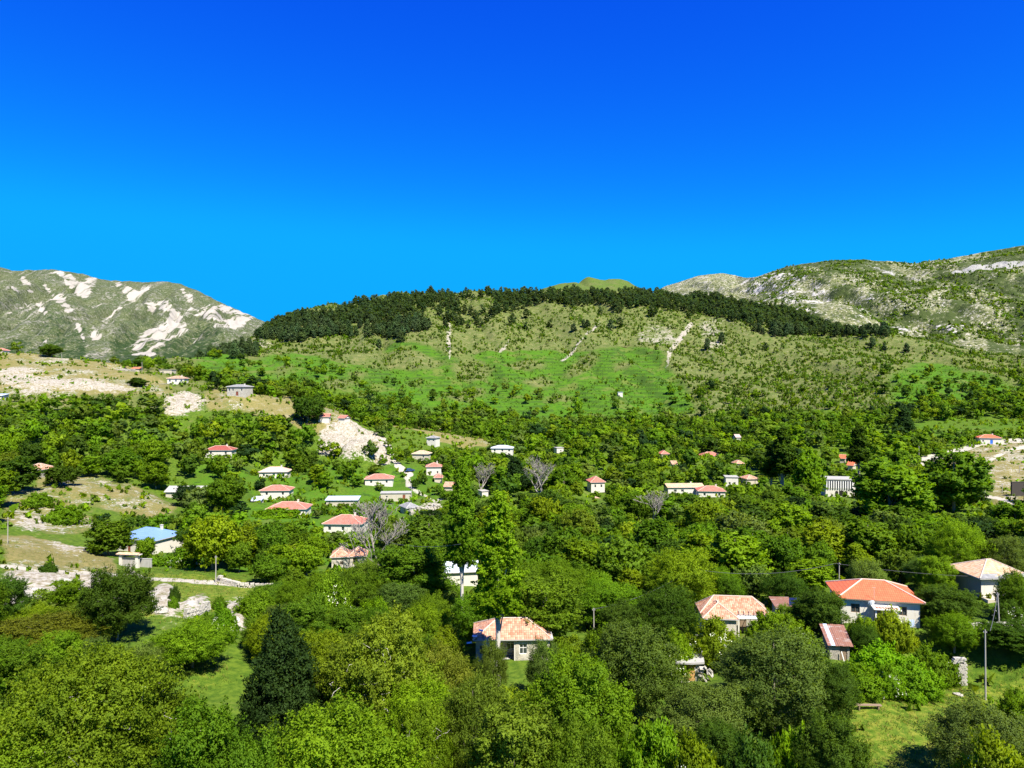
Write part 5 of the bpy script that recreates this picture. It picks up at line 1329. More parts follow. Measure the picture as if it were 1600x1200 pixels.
# near detail
R_ = dict(rnd=.9)
make_proto('round_a', 'round', 8, 9, 90, 58000, .094, 101, **R_); make_proto('round_b', 'round', 8, 9, 110, 58000, .090, 102, **R_); make_proto('round_c', 'tall', 7, 10, 90, 52000, .095, 103, **R_)
make_proto('walnut', 'wide', 14, 11, 170, 120000, .106, 104, trunk=.32, bark='bark_pale', limbs=40, sticks=170, up=.45, fill=.2, **R_)
make_proto('walnut_b', 'wide', 12, 11, 120, 76000, .108, 114, trunk=.3, bark='bark_pale', limbs=36, sticks=190, up=.45, fill=.2, **R_)
make_proto('olive_a', 'tall', 9, 10, 120, 56000, .092, 105, rnd=1.1, limbs=16); make_proto('olive_b', 'round', 9, 9, 120, 56000, .092, 106, rnd=1.1, limbs=18)
make_proto('poplar', 'poplar', 6, 24, 150, 46000, .135, 107, trunk=.3, bark='bark_pale', limbs=30, **R_)
make_proto('cone', 'cone', 9, 13.5, 150, 60000, .110, 108, trunk=.25, **R_)
make_proto('bush_a', 'bush', 6, 4, 60, 22000, .105, 109, trunk=.08, limbs=6, **R_); make_proto('bush_b', 'bush', 6, 3.4, 75, 22000, .10, 110, trunk=.08, limbs=6, **R_)
make_proto('elder', 'bush', 6, 5, 60, 22000, .11, 111, trunk=.09, limbs=8, blossoms=420, **R_)
# middle distance
for i in range(3):
    make_proto('mid_%d' % i, 'round', 8, 8.5, 60 + 10 * i, 10000, .24, 201 + i, **R_); make_proto('midt_%d' % i, 'tall', 7, 10, 64, 10000, .24, 211 + i, **R_)
make_proto('mid_pop', 'poplar', 6, 22, 90, 13000, .25, 221, trunk=.3, **R_); make_proto('mid_bush', 'bush', 6, 3.6, 34, 5000, .22, 222, trunk=.08, limbs=4, **R_); make_proto('mid_bush_b', 'bush', 6, 3.6, 30, 5000, .22, 225, trunk=.08, limbs=4, **R_)
make_proto('mid_elder', 'bush', 6, 4.5, 36, 6000, .22, 223, trunk=.08, limbs=4, blossoms=260, **R_); make_proto('mid_cone', 'cone', 8, 12, 80, 12000, .24, 224, **R_)
for i in range(3): make_proto('pine_%d' % i, 'pine', 7, 12, 40, 1800, .48, 231 + i, trunk=.2, needle=True, limbs=2, rnd=.6)
# far: light meshes for the joined masses
for i in range(2): make_proto('edge_%d' % i, ('round', 'tall')[i], 8, 8.5, 50, 2400, .30, 281 + i, limbs=0)
for i in range(4): make_proto('far_%d' % i, ('round', 'tall', 'round', 'tall')[i], 8, 8.5, 26, 540, .63, 241 + i, limbs=0, rnd=.5, outward=1.0, shoots=.25, fill=.04, soft_n=.75)
for i in range(4): make_proto('farther_%d' % i, ('round', 'tall', 'round', 'tall')[i], 8, 8.5, 17, 260, .78, 271 + i, limbs=0, rnd=.42, outward=1.0, shoots=.12, fill=.03, soft_n=.75)
for i in range(3): make_proto('shrub_%d' % i, 'bush', 2.4, 1.5, 4, 13, .56, 251 + i, limbs=0, trunk=.04, rnd=.5, outward=1.0, shoots=.2, fill=.0, soft_n=.75)
for i in range(2): make_proto('farpine_%d' % i, 'pine', 7, 12, 20, 190, 1.0, 261 + i, limbs=0, needle=True, soft_n=.6)

def bare_tree(name, seed, h, spread):
    rng = random.Random(seed); parts = []
    def grow(p, d, L, r, lvl):
        n = 3; pts = [p]; q = p.copy(); dd = d.copy()
        for i in range(n):
            dd = (dd + Vector((rng.gauss(0, .16), rng.gauss(0, .16), rng.gauss(.05, .10)))).normalized(); q = q + dd * L / n; pts.append(q.copy())
        parts.append(tube(pts, [max(.016, q_) for q_ in (r, r * .85, r * .7, r * .55)], 5 if lvl < 2 else 3))
        if lvl >= 6: return
        for k in range(rng.choice((2, 3, 3)) if lvl else 4):
            a = rng.uniform(0, 6.28); s = rng.uniform(.35, .85) * spread
            nd_ = (dd + Vector((math.cos(a) * s, math.sin(a) * s, rng.uniform(-.1, .3)))).normalized()
            grow(pts[-1] if k < 2 else pts[rng.choice((1, 2))], nd_, L * rng.uniform(.62, .82), r * .66, lvl + 1)
    grow(Vector((0, 0, -.4)), Vector((rng.uniform(-.1, .1), 0, 1)), h * .27, h * .013, 0)
    return join(parts)

# ------------------------------------------------------------------ planting
GREEN = {   # base colours of the foliage
 'mid green': (.095, .190, .009), 'bright green': (.125, .240, .008), 'yellow-green': (.152, .245, .008), 'dark green': (.055, .118, .010), 'deep dark green': (.026, .064, .014),
 'grey-green': (.106, .178, .028), 'olive': (.116, .195, .015), 'lime green': (.140, .290, .007), 'brownish green': (.138, .180, .017)}
def jcol(c, k=.14):
    v = 1 + random.uniform(-k, k); return (c[0] * v * (1 + random.uniform(-.12, .12)), c[1] * v, c[2] * v * (1 + random.uniform(-.2, .2)), 1)
PLANTED = []   # x, y, radius
def plant(kind, key, px, Y, wpx, top, colour, label, cat, group=None, dark=False, x=None, hgt=None, w=None):
    pr = PROTO[key]
    if x is None: x = (px - 800) * Y / F
    g = gz(x, Y)
    if hgt is None: hgt = max(2.0, (600 - top) * Y / F - g)
    if w is None: w = wpx * Y / F
    root = empty(kind, (x, Y, g - .1), random.uniform(0, 6.28)); tag(root, label, cat, group)
    s = (w / pr['w'], w / pr['w'], hgt / pr['h'])
    t = link('trunk', pr['trunk'], root, scale=s); c = link('crown', pr['crown'], root, scale=s); c.color = jcol(GREEN[colour] if isinstance(colour, str) else colour)
    if pr['bloss'] is not None: link('blossoms', pr['bloss'], c)
    PLANTED.append((x, Y, w * .5)); return root
KEYT = [  # px, Y, width px, top py, prototype, colour, label
 (130, 62, 285, 1030, 'walnut', (.145, .225, .010), 'broad spreading yellow-green walnut tree filling the lower left corner'),
 (20, 58, 200, 1105, 'round_b', 'bright green', 'leafy green tree in the extreme lower left corner'),
 (320, 57, 135, 1105, 'round_c', 'mid green', 'mid-green tree at the bottom edge between walnut and dark conical tree'),
 (440, 72, 142, 956, 'cone', 'deep dark green', 'tall dark conical tree left of centre in front'),
 (300, 87, 110, 972, 'round_b', 'bright green', 'bright green small tree below the curved dry-stone wall'),
 (215, 80, 85, 1008, 'olive_b', 'grey-green', 'grey-green rounded tree just above the big walnut'),
 (60, 86, 165, 965, 'olive_a', 'brownish green', 'brownish green tree below the rocky bank at the left'),
 (4, 98, 70, 900, 'round_a', 'dark green', 'dark green tree cut by the left edge below the knoll'),
 (112, 95, 60, 945, 'olive_b', 'olive', 'small olive-brown tree left of the lone rock-foot tree'),
 (183, 92, 108, 888, 'round_a', 'dark green', 'lone dark green tree among white rocks casting a black shadow'),
 (598, 76, 190, 962, 'walnut_b', (.135, .215, .012), 'yellow-green walnut tree with bare pale twigs left of the abandoned house'),
 (520, 57, 240, 1112, 'round_b', 'bright green', 'bright green tree at the bottom edge under the dark conical tree'),
 (392, 55, 130, 1150, 'round_a', 'mid green', 'small mid-green tree at bottom edge right of the walnut'),
 (690, 78, 105, 1012, 'olive_b', 'brownish green', 'brown-tinged tree below the abandoned house'),
 (655, 62, 112, 1098, 'walnut_b', 'yellow-green', 'low twiggy yellow-green tree in the bottom middle'),
 (738, 66, 110, 1060, 'olive_a', 'olive', 'olive-coloured tree in front of the abandoned house porch'),
 (800, 58, 150, 1105, 'round_c', 'olive', 'dull green tree at the bottom edge below the abandoned house'),
 (905, 69, 170, 1028, 'round_a', 'bright green', 'vivid green rounded tree right of the abandoned house in front'),
 (905, 58, 130, 1128, 'round_b', 'mid green', 'mid-green tree at the bottom edge under the vivid green tree'),
 (985, 80, 150, 975, 'olive_a', 'grey-green', 'tall grey-green tree right of the vivid green tree'),
 (1098, 72, 150, 1070, 'olive_b', 'grey-green', 'grey-green tree with forked bare trunk in front of the ruined orange shed'),
 (1208, 76, 160, 988, 'olive_a', 'grey-green', 'large dense grey-green tree right of the ruined orange shed'),
 (1172, 82, 95, 1003, 'olive_b', 'grey-green', 'grey-green tree directly right of the ruined orange shed roof'),
 (1302, 62, 108, 1118, 'round_a', 'dark green', 'dark green rounded tree at the bottom beside the meadow'),
 (1528, 66, 150, 1098, 'olive_b', 'grey-green', 'grey-green rounded tree standing in the meadow'),
 (1282, 101, 84, 922, 'round_a', 'dark green', 'dark green tree hiding the left corner of the orange-roofed house'),
 (1240, 104, 60, 945, 'round_b', 'mid green', 'mid-green tree between the vine-grown and orange-roofed houses'),
 (1478, 100, 98, 918, 'round_a', 'dark green', 'dense dark green tree right of the orange-roofed house'),
 (1450, 104, 44, 930, 'round_b', 'mid green', 'slim green tree touching the right corner of the orange-roofed house'),
 (1595, 103, 70, 893, 'round_b', 'mid green', 'green tree hiding the right end of the pale-tiled house'),
 (1584, 92, 95, 975, 'round_c', 'dark green', 'dark green tree behind the tall meadow pole'),
 (1352, 94, 50, 975, 'olive_b', 'dark green', 'small dark green tree right of the rusty-roofed shed'),
 (852, 84, 58, 1000, 'olive_b', 'grey-green', 'small grey-green tree before the abandoned house, at its right-hand window'),
 (768, 84, 50, 1002, 'olive_b', 'grey-green', 'small grey-green tree before the porch of the abandoned house'),
 (778, 89, 74, 770, 'poplar', (.175, .320, .010), 'tall bright green poplar rising in front of the abandoned house'),
 (722, 116, 50, 718, 'poplar', (.140, .260, .010), 'tallest slender darker poplar left of the bright poplar'),
 (650, 128, 125, 850, 'round_c', 'mid green', 'rounded green tree left of the pale metal-roofed cottage'),
 (572, 132, 66, 876, 'olive_b', 'olive', 'dull olive tree in front of the twin-pyramid-roofed house'),
 (622, 118, 90, 912, 'olive_a', 'grey-green', 'grey-green tree below the pale metal-roofed cottage'),
 (850, 104, 120, 905, 'round_c', 'mid green', 'leafy tree overhanging the back of the abandoned house'),
 (735, 106, 70, 930, 'round_b', 'mid green', 'leafy tree behind the left end of the abandoned house'),
 (960, 112, 110, 915, 'round_a', 'bright green', 'bright green tree beside the short grey pole'),
 (1040, 104, 100, 918, 'olive_a', 'dark green', 'dark tree left of the vine-grown tiled house'),
 (430, 122, 80, 912, 'olive_b', 'mid green', 'rounded green bushy tree below the long dry-stone wall'),
 (1490, 215, 96, 706, 'midt_0', 'mid green', 'large round-headed tree left of the bare dry slope at the right'),
 (1392, 190, 110, 722, 'midt_1', 'bright green', 'large bright green tree right of the white public building'),
 (1222, 262, 46, 668, 'mid_pop', 'dark green', 'tall dark poplar left of the white public building'),
 (1205, 270, 30, 690, 'mid_pop', 'dark green', 'slimmer dark poplar left of the tall dark one'),
 (1342, 285, 34, 662, 'mid_pop', 'dark green', 'dark green poplar rising above the small steep orange roof'),
 (1262, 240, 48, 705, 'midt_2', 'bright green', 'bright green tree right of the tall dark poplar'),
 (1412, 400, 34, 636, 'mid_cone', 'deep dark green', 'very dark tall tree at the foot of the right-hand hill'),
 (803, 290, 52, 715, 'mid_cone', 'deep dark green', 'very dark tree right of the two tall poplars'),
 (480, 350, 52, 620, 'mid_0', 'dark green', 'dark rounded tree above the white bare slope'),
 (215, 385, 30, 590, 'midt_0', 'dark green', 'dark tree below the low broken shed on the upper left slope'),
 (80, 452, 36, 538, 'mid_1', 'dark green', 'dark rounded tree on the upper left skyline'),
 (300, 232, 56, 758, 'mid_2', 'deep dark green', 'dark round bush-like tree hiding the grey house'),
 (170, 160, 66, 812, 'midt_1', 'mid green', 'green tree left of the blue-roofed house'),
 (228, 152, 32, 840, 'mid_0', 'bright green', 'small bright tree in front of the blue-roofed house'),
 (312, 168, 70, 820, 'mid_2', 'dark green', 'dark green tree touching the right end of the blue-roofed house'),
 (95, 228, 50, 728, 'mid_0', 'dark green', 'dark rounded tree right of the stone house on the left slope'),
 (20, 215, 70, 715, 'midt_2', 'dark green', 'dark tree at the left edge below the stone house'),
]
for (px, Y, wp, top, key, col, lab) in KEYT:
    nm = 'poplar_tree' if 'pop' in key else 'walnut_tree' if 'walnut' in key else 'conical_tree' if 'cone' in key else 'broadleaf_tree'
    plant(nm, key, px, Y, wp, top, col, lab, 'tree')
KEYB = [
 (1385, 88, 125, 1012, 'bush_b', 'lime green', 'wide lime green bramble mound left of the ruined wall fragment'), (1340, 84, 90, 1040, 'bush_a', 'bright green', 'bright green bramble at the left end of the mound above the meadow'),
 (1425, 85, 95, 1034, 'bush_a', 'bright green', 'bright green bramble just left of the ruined wall fragment'), (1455, 90, 74, 1012, 'bush_b', 'mid green', 'mid-green bramble behind the ruined wall fragment'),
 (1395, 96, 70, 955, 'bush_b', 'yellow-green', 'yellow-green vine below the porch of the orange-roofed house'), (1350, 97, 50, 962, 'bush_b', 'yellow-green', 'yellow-green vine at the front left of the orange-roofed house'),
 (1385, 84, 55, 1035, 'elder', 'bright green', 'white-flowering elder in the middle of the bramble mound'),
 (1115, 96, 92, 962, 'elder', 'yellow-green', 'white-flowering elder bush in front of the vine-grown house'), (1200, 99, 75, 955, 'bush_a', 'yellow-green', 'yellow-green vine heaped at the right of the vine-grown house'),
 (1232, 96, 100, 968, 'elder', 'yellow-green', 'flowering yellow-green bush right of the vine-grown house'), (1060, 94, 60, 985, 'elder', 'yellow-green', 'small flowering bush above the ruined orange shed'),
 (512, 112, 72, 895, 'elder', 'bright green', 'large white-flowering elder bush left of the broken pale wall'), (585, 112, 60, 935, 'bush_a', 'lime green', 'lime green bush below the broken pale wall'),
 (1565, 58, 140, 1150, 'elder', 'yellow-green', 'flowering yellow-green bush in the lower right corner'), (1592, 78, 60, 1078, 'bush_a', 'bright green', 'bright green bush at the right edge of the meadow'),
 (610, 60, 160, 1165, 'bush_b', 'lime green', 'vivid lime green vine heap at the bottom left of centre'), (1020, 64, 130, 1130, 'bush_b', 'bright green', 'bright green bush below the forked grey-green tree'),
 (1090, 60, 110, 1150, 'elder', 'yellow-green', 'flowering yellow-green bush at the bottom edge beside dark bush'), (1170, 60, 110, 1148, 'bush_a', 'dark green', 'dark bush at the bottom edge right of the flowering one'),
 (1240, 64, 90, 1140, 'bush_b', 'lime green', 'lime green bush left of the meadow at the bottom'), (350, 96, 50, 945, 'elder', 'lime green', 'lime green flowering bush beside the curved dry-stone wall'),
 (285, 152, 56, 855, 'mid_elder', 'bright green', 'white-flowering bush right of the gateway'), (245, 150, 30, 868, 'mid_bush', 'bright green', 'bright bush beside the garden wall of the gateway'),
 (272, 108, 20, 915, 'bush_a', 'dark green', 'small dark shrub on the white rock left of the yellow bank'), (270, 104, 20, 935, 'bush_b', 'bright green', 'small bright shrub just below the dark rock shrub'), (343, 108, 22, 936, 'bush_a', 'mid green', 'small green shrub above the curved dry-stone wall'),
 (400, 108, 70, 925, 'bush_a', 'bright green', 'bright green bush left of the large flowering elder'), (940, 92, 70, 980, 'bush_a', 'yellow-green', 'yellow-green bush below the short grey pole'),
 (1010, 92, 60, 985, 'bush_b', 'lime green', 'lime green bush behind the tall grey-green tree'), (880, 88, 55, 1005, 'bush_a', 'bright green', 'bright bush right of the abandoned house'),
 (75, 128, 30, 905, 'bush_b', 'dark green', 'dark low shrub beside the track on the rocky ledge'), (60, 205, 45, 770, 'mid_bush', 'bright green', 'bright bush on the dry slope below the stone house'), (100, 190, 60, 790, 'mid_bush', 'bright green', 'wide bright bush on the dry slope above the knoll'),
 (430, 225, 75, 795, 'mid_bush', 'lime green', 'bright lime vine terrace just below the wide red-roofed house'),
]
for (px, Y, wp, top, key, col, lab) in KEYB:
    plant('bramble_bush' if 'elder' not in key else 'elder_bush', key, px, Y, wp, top, col, lab, 'bush')
# dead trees
for (px, Y, top, spread, seed, lab, base) in [(598, 157, 778, .95, 3, 'large grey dead tree with bare branching crown beside the twin-pyramid-roofed house', 892), (845, 268, 712, .9, 8, 'pale grey leafless tree amid green woods in the centre', 770), (1022, 225, 762, .85, 12, 'pale leafless tree left of the long tan-roofed building', 815), (745, 285, 723, .9, 15, 'thin grey bare tree beside the tall poplar', 745)]:
    x = (px - 800) * Y / F; g = gz(x, Y); hgt = (600 - top) * Y / F - g
    V, Q = bare_tree('bare_tree', seed, 10, spread); zs_ = hgt / max(V[:, 2].max(), .1); V = V * np.array([zs_ * 1.35, zs_ * 1.35, zs_])
    me = np_mesh('bare_tree', V, Q, mat=M['bark_grey']); tag(link('dead_tree', me, loc=(x, Y, g - .1)), lab, 'tree'); PLANTED.append((x, Y, 3))

# places where the view of the ground or of a building has to stay open: x0, y0, x1, y1 in the picture, and its depth
PROT = [(h['prot'][0], h['prot'][1], h['prot'][2], min(h['prot'][3], h['pe'] + (.6 if h['Y'] > 200 else 1.0) * h['h'] * F / h['Y']), h['Y'] + h['d'] * .8) for h in HOUSES if h['prot']] + [
 (0, 838, 185, 905, 150), (60, 742, 285, 800, 235), (498, 664, 606, 716, 315), (0, 560, 240, 612, 420), (262, 608, 325, 645, 390), (335, 612, 500, 640, 370), (615, 652, 760, 698, 400), (1545, 690, 1600, 780, 330), (1438, 703, 1545, 725, 340),
 (235, 890, 420, 915, 133), (215, 905, 400, 960, 110), (130, 925, 230, 985, 98), (1330, 1085, 1470, 1200, 78), (1470, 1075, 1600, 1130, 84), (610, 700, 645, 745, 320), (185, 866, 240, 888, 146), (1475, 1022, 1508, 1072, 89), (540, 922, 606, 946, 120),
 (560, 785, 630, 880, 150), (822, 712, 870, 760, 268), (1000, 765, 1045, 810, 225), (1284, 744, 1338, 784, 265), (1195, 668, 1245, 740, 262), (1535, 985, 1546, 1086, 85), (334, 868, 340, 914, 133), (8, 808, 16, 860, 150), (1306, 880, 1316, 908, 118), (925, 952, 931, 972, 104), (1083, 890, 1089, 912, 118),
 (1445, 708, 1540, 800, 215), (700, 722, 748, 860, 116), (745, 775, 815, 960, 89), (640, 765, 690, 790, 260), (1170, 740, 1215, 755, 300), (280, 1040, 345, 1085, 85), (400, 796, 470, 808, 225), (1430, 655, 1600, 668, 420)]
OPEN = [  # ground without trees: polygon in the picture and depth range
 ([(0,552),(120,552),(262,598),(330,610),(520,632),(600,690),(612,722),(495,705),(440,655),(330,642),(262,655),(225,612),(100,622),(0,622)], 290, 500), ([(610,648),(765,692),(745,703),(620,667)], 340, 440), ([(50,738),(200,758),(300,800),(240,812),(0,775)], 180, 260),
 ([(0,760),(130,800),(200,880),(200,945),(0,945)], 105, 215), ([(195,885),(420,900),(420,930),(400,975),(240,975),(120,985)], 90, 150), ([(1435,722),(1480,700),(1700,680),(1700,800),(1545,792),(1530,735)], 230, 420), ([(1320,1085),(1600,1055),(1700,1060),(1700,1250),(1330,1250)], 40, 96), ([(280,1040),(340,1030),(360,1060),(300,1090)], 60, 110)]
LAND = [(h['lm'], h['px'], h['pe'], h['Y']) for h in HOUSES]
def blocked(px, top, bot, hw, Y):
    for (x0, y0, x1, y1, yy_) in PROT:
        if Y < yy_ - .5 and px + hw > x0 and px - hw < x1 and bot > y0 and top < y1: return True
    return False
def fill_trees():
    rng = np.random.default_rng(3)
    out = []
    N = 33000
    ys = np.sqrt(rng.uniform(60 ** 2, 570 ** 2, N)); us = rng.uniform(-.85, .85, N); xs = us * ys
    zs = ground(xs, ys); px = px_of(xs, ys); py = py_of(zs, ys)
    ok = np.ones(N, bool)
    for poly, a, b in OPEN: ok &= ~(inpoly(px, py, poly) & (ys > a) & (ys < b))
    den = fbm(xs / 30, ys / 30, 3, 55)
    ok &= ~((den < np.where((px < 680) & (ys > 150) & (ys < 320), .50, .41)) & (ys < 430) & (rng.random(N) < .90))
    # the woods thin out going up the hill
    lim = 488 + 50 * (fbm(xs / 40, ys / 40, 2, 58) - .5) * 2 - 30 * (px > 1200)
    ok &= ~((ys > lim) & (rng.random(N) < .972))
    ok &= ~((px < 330) & (ys > 330) & (rng.random(N) < .85))
    cell = {}
    def put(x, y, r): cell.setdefault((int(x // 8), int(y // 8)), []).append((x, y, r))
    for (x, y, r) in PLANTED: put(x, y, min(r, 5))
    for h in HOUSES:
        put(h['x'], h['y'], max(h['w'], h['d']) * .55); put(h['x'] - h['w']*.3, h['y'], h['d']*.6); put(h['x'] + h['w']*.3, h['y'], h['d']*.6)
    for i in np.nonzero(ok)[0]:
        x, y = xs[i], ys[i]; wd = (rng.uniform(5.2, 9.5) if rng.random() < .72 else rng.uniform(9.0, 13.0)) if y < 440 else rng.uniform(4.2, 8.5)
        hgt = wd * rng.uniform(.75, 1.15)
        hgt = min(hgt, 10.5)
        bad = False
        for a in (-1, 0, 1):
            for b in (-1, 0, 1):
                for (qx, qy, qr) in cell.get((int(x // 8) + a, int(y // 8) + b), ()):
                    if (qx - x) ** 2 + (qy - y) ** 2 < ((qr + wd * .5) * .74) ** 2: bad = True; break
                if bad: break
            if bad: break
        if bad: continue
        top = 600 - F * (zs[i] + hgt) / y; hw = wd * .5 * F / y
        tries = 0
        while blocked(px[i], top, py[i], hw * .92, y) and tries < 4:
            wd *= .72; hgt *= .70; hw *= .72; top = 600 - F * (zs[i] + hgt) / y; tries += 1
        if tries == 4 or wd < 1.6: continue
        put(x, y, wd * .5); out.append((x, y, wd, hgt, px[i], top, py[i]))
    return out
FILL = fill_trees()
# size in the picture decides which ones stand as things of their own
vis = [t for t in FILL if -60 < t[4] < 1660]
vis.sort(key=lambda t: -(t[2] * t[3]) / t[1] ** 2)
IND = vis[:225]; REST = vis[225:] + [t for t in FILL if not (-60 < t[4] < 1660)]
COLW = ['mid green'] * 7 + ['bright green'] * 7 + ['dark green'] * 3 + ['olive'] * 2 + ['grey-green'] * 2 + ['yellow-green'] * 2 + ['deep dark green']
USED = {}
ORD = ['', 'second', 'third', 'fourth', 'fifth', 'sixth', 'seventh', 'eighth', 'ninth', 'tenth', 'eleventh', 'twelfth', 'thirteenth', 'fourteenth', 'fifteenth', 'sixteenth', 'seventeenth', 'eighteenth', 'nineteenth', 'twentieth']
def near_label(px, py, Y, col, what):
    best = min(LAND, key=lambda l: math.hypot((l[1] - px), (l[2] - py) * 1.2) + abs(l[3] - Y) * .25)
    dx = px - best[1]; dy = best[3] - Y
    rel = ('left of' if dx < 0 else 'right of') if abs(dx) > 45 else ('behind' if dy < 0 else 'in front of')
    return (col, what, rel, best[0]), math.hypot(dx, py - best[2])
todo = {}
for t in IND:
    x, y, wd, hgt, px, top, bot = t
    col = random.choice(COLW); bushy = hgt < 3.6
    k, dist = near_label(px, (top + bot) / 2, y, col, 'bush' if bushy else 'tree')
    todo.setdefault(k, []).append((dist, t))
for (col, what, rel, lmk), lst in todo.items():
    lst.sort(key=lambda q: q[0])
    for i, (dist, (x, y, wd, hgt, px, top, bot)) in enumerate(lst):
        lab = f'{col} {what} {rel} {lmk}' + (', nearest it' if i == 0 and len(lst) > 1 else f', {ORD[min(i, 19)]} nearest' if i else '')
        if what == 'bush': key = random.choice(['bush_a', 'bush_b', 'elder'] if y < 125 else ['mid_bush', 'mid_bush_b', 'mid_elder'])
        elif y < 125: key = random.choice(['round_a', 'round_b', 'round_c', 'olive_a', 'olive_b'] if col not in ('grey-green', 'olive') else ['olive_a', 'olive_b'])
        else: key = random.choice(['mid_0', 'mid_1', 'mid_2', 'midt_0', 'midt_1', 'midt_2'])
        plant('broadleaf_tree' if what == 'tree' else 'garden_bush', key, 0, y, 0, 0, col, lab, what, 'trees of the village' if what == 'tree' else 'bushes of the village', x=x, hgt=hgt, w=wd)

def mass(name, items, label, mat):
    """many plants joined into one mesh: items = (proto key, x, y, z, w, h, rot, colour)"""
    Vs = []; Qs = []; lvs = []; cs = []; n = 0; Ns = []
    for (key, x, y, z, w, h, r, c) in items:
        p = PROTO[key]; V = p['V']; ca, sa = math.cos(r), math.sin(r)
        X = (V[:, 0] * ca - V[:, 1] * sa) * (w / p['w']) + x; Y = (V[:, 0] * sa + V[:, 1] * ca) * (w / p['w']) + y; Z = V[:, 2] * (h / p['h']) + z
        Vs.append(np.stack([X, Y, Z], 1)); NN = p['NN']; Ns.append(np.stack([NN[:, 0] * ca - NN[:, 1] * sa, NN[:, 0] * sa + NN[:, 1] * ca, NN[:, 2]], 1)); Qs.append(p['Q'] + n); lvs.append(p['lv']); cs.append(np.tile(np.array([*c[:3], 1.0]), (len(V), 1))); n += len(V)
    me = np_mesh(name, np.concatenate(Vs), None, np.concatenate(Qs), mat=mat, smooth=True)
    me.normals_split_custom_set_from_vertices(np.concatenate(Ns))
    set_attr(me, 'lv', np.concatenate(lvs)); set_attr(me, 'tint', np.concatenate(cs), 'FLOAT_COLOR')
    return tag(link(name, me), label, kind='stuff')
items = []
for (x, y, wd, hgt, px, top, bot) in REST:
    col = GREEN[random.choice(COLW)]
    key = ('edge_%d' % random.randrange(2)) if y < 140 else ('far_%d' if y < 290 else 'farther_%d') % random.randrange(4)
    items.append((key, x, y, gz(x, y) - .1 if False else 0, wd, hgt, random.uniform(0, 6.28), jcol(col, .2)))
zz_ = ground(np.array([i[1] for i in items]), np.array([i[2] for i in items]))
items = [(k, x, y, float(z), w, h, r, c) for (k, x, y, _, w, h, r, c), z in zip(items, zz_)]
mass('woods', items, 'dense broadleaf woods filling the valley and lower slopes', M['leaf_mass'])
print('fill trees', len(FILL), 'individual', len(IND), 'rest', len(REST))

# ------------------------------------------------------------------ pines on the crest
PINEP = [([(395,524),(430,505),(480,493),(540,482),(600,470),(650,462),(720,463),(800,461),(860,460),(900,460),(950,461),(1000,459),(1060,459),(1110,465),(1200,480),(1300,500),(1388,521),(1385,529),(1300,525),(1250,525),(1190,526),(1178,508),(1150,501),(1100,494),(1040,485),(1000,480),(965,488),(930,478),(900,482),(860,474),(830,478),(800,474),(770,484),(700,482),(640,474),(690,502),(680,512),(640,522),(600,537),(545,532),(525,522),(480,538),(430,534),(405,528)], 1.0),
 ([(640,474),(700,476),(830,476),(830,490),(770,496),(700,502),(650,502)], .10), ([(672,500),(730,494),(765,502),(750,514),(690,514)], .06), ([(775,517),(830,487),(830,517),(800,526)], .03), ([(330,547),(410,540),(412,556),(360,564)], .10), ([(272,570),(340,556),(360,570),(350,592),(300,590)], .07), ([(1155,505),(1205,512),(1195,540),(1150,535)], .02), ([(1340,524),(1450,548),(1440,562),(1360,548)], .015), ([(1090,520),(1200,530),(1190,560),(1090,555)], .006), ([(820,480),(1090,495),(1090,520),(820,515)], .004), ([(560,527),(700,532),(690,547),(560,547)], .004)]
def pines():
    rng = np.random.default_rng(17); N = 60000
    ys = rng.uniform(520, 1010, N); xs = rng.uniform(-.44, .6, N) * ys; zs = ground(xs, ys); px = px_of(xs, ys); py = py_of(zs, ys)
    pr = np.zeros(N)
    wx = px + 14 * (fbm(px / 15, py / 7, 3, 81) - .5); wy = py + 10 * (fbm(px / 15, py / 7, 3, 85) - .5)
    for poly, d in PINEP: pr[inpoly(wx, wy, poly)] = d
    gap = fbm(xs / 38, ys / 38, 3, 88)
    pr = np.where((gap < .43) & (px < 860), pr * .05, pr)
    pr = np.where((ys > 955), 0, pr)
    ok = rng.random(N) < pr
    cell = {}; out = []
    for i in np.nonzero(ok)[0]:
        x, y = xs[i], ys[i]; c = (int(x // 6), int(y // 6)); r = 5.2
        if any((q[0] - x) ** 2 + (q[1] - y) ** 2 < r * r for a in (-1, 0, 1) for b in (-1, 0, 1) for q in cell.get((c[0] + a, c[1] + b), ())): continue
        cell.setdefault(c, []).append((x, y)); h = rng.uniform(7.5, 13.0); out.append((x, y, float(zs[i]), h, h * rng.uniform(.62, .85), px[i], py[i]))
    return out
PINES = pines()
PINES.sort(key=lambda t: t[1])
rngp = random.Random(2)
for i, (x, y, z, h, w, px, py) in enumerate(PINES[:280]):
    pr = PROTO['pine_%d' % (i % 3)]; root = empty('pine_tree', (x, y, z - .2), rngp.uniform(0, 6.28))
    zone = 'in the cluster low on the left shoulder of the hill' if px < 415 and py > 535 else 'in the dark belt on the left half of the hill' if px < 800 else 'at the lower edge of the dark belt right of the hilltop'
    tag(root, f'dark green pine {zone}', 'pine', 'pines of the hill, ' + ('left shoulder' if px < 415 and py > 535 else 'left belt' if px < 800 else 'right belt'))
    s = (w / pr['w'], w / pr['w'], h / pr['h'])
    link('trunk', pr['trunk'], root, scale=s); c = link('crown', pr['crown'], root, scale=s); c.color = jcol((.046, .084, .026), .25)
mass('pine_forest', [('farpine_%d' % (i % 2), x, y, z - .2, w, h, rngp.uniform(0, 6.28), jcol((.046, .084, .026), .25)) for i, (x, y, z, h, w, px, py) in enumerate(PINES[280:])], 'dark pine forest along the crest of the hill', M['leaf_mass'])
print('pines', len(PINES))

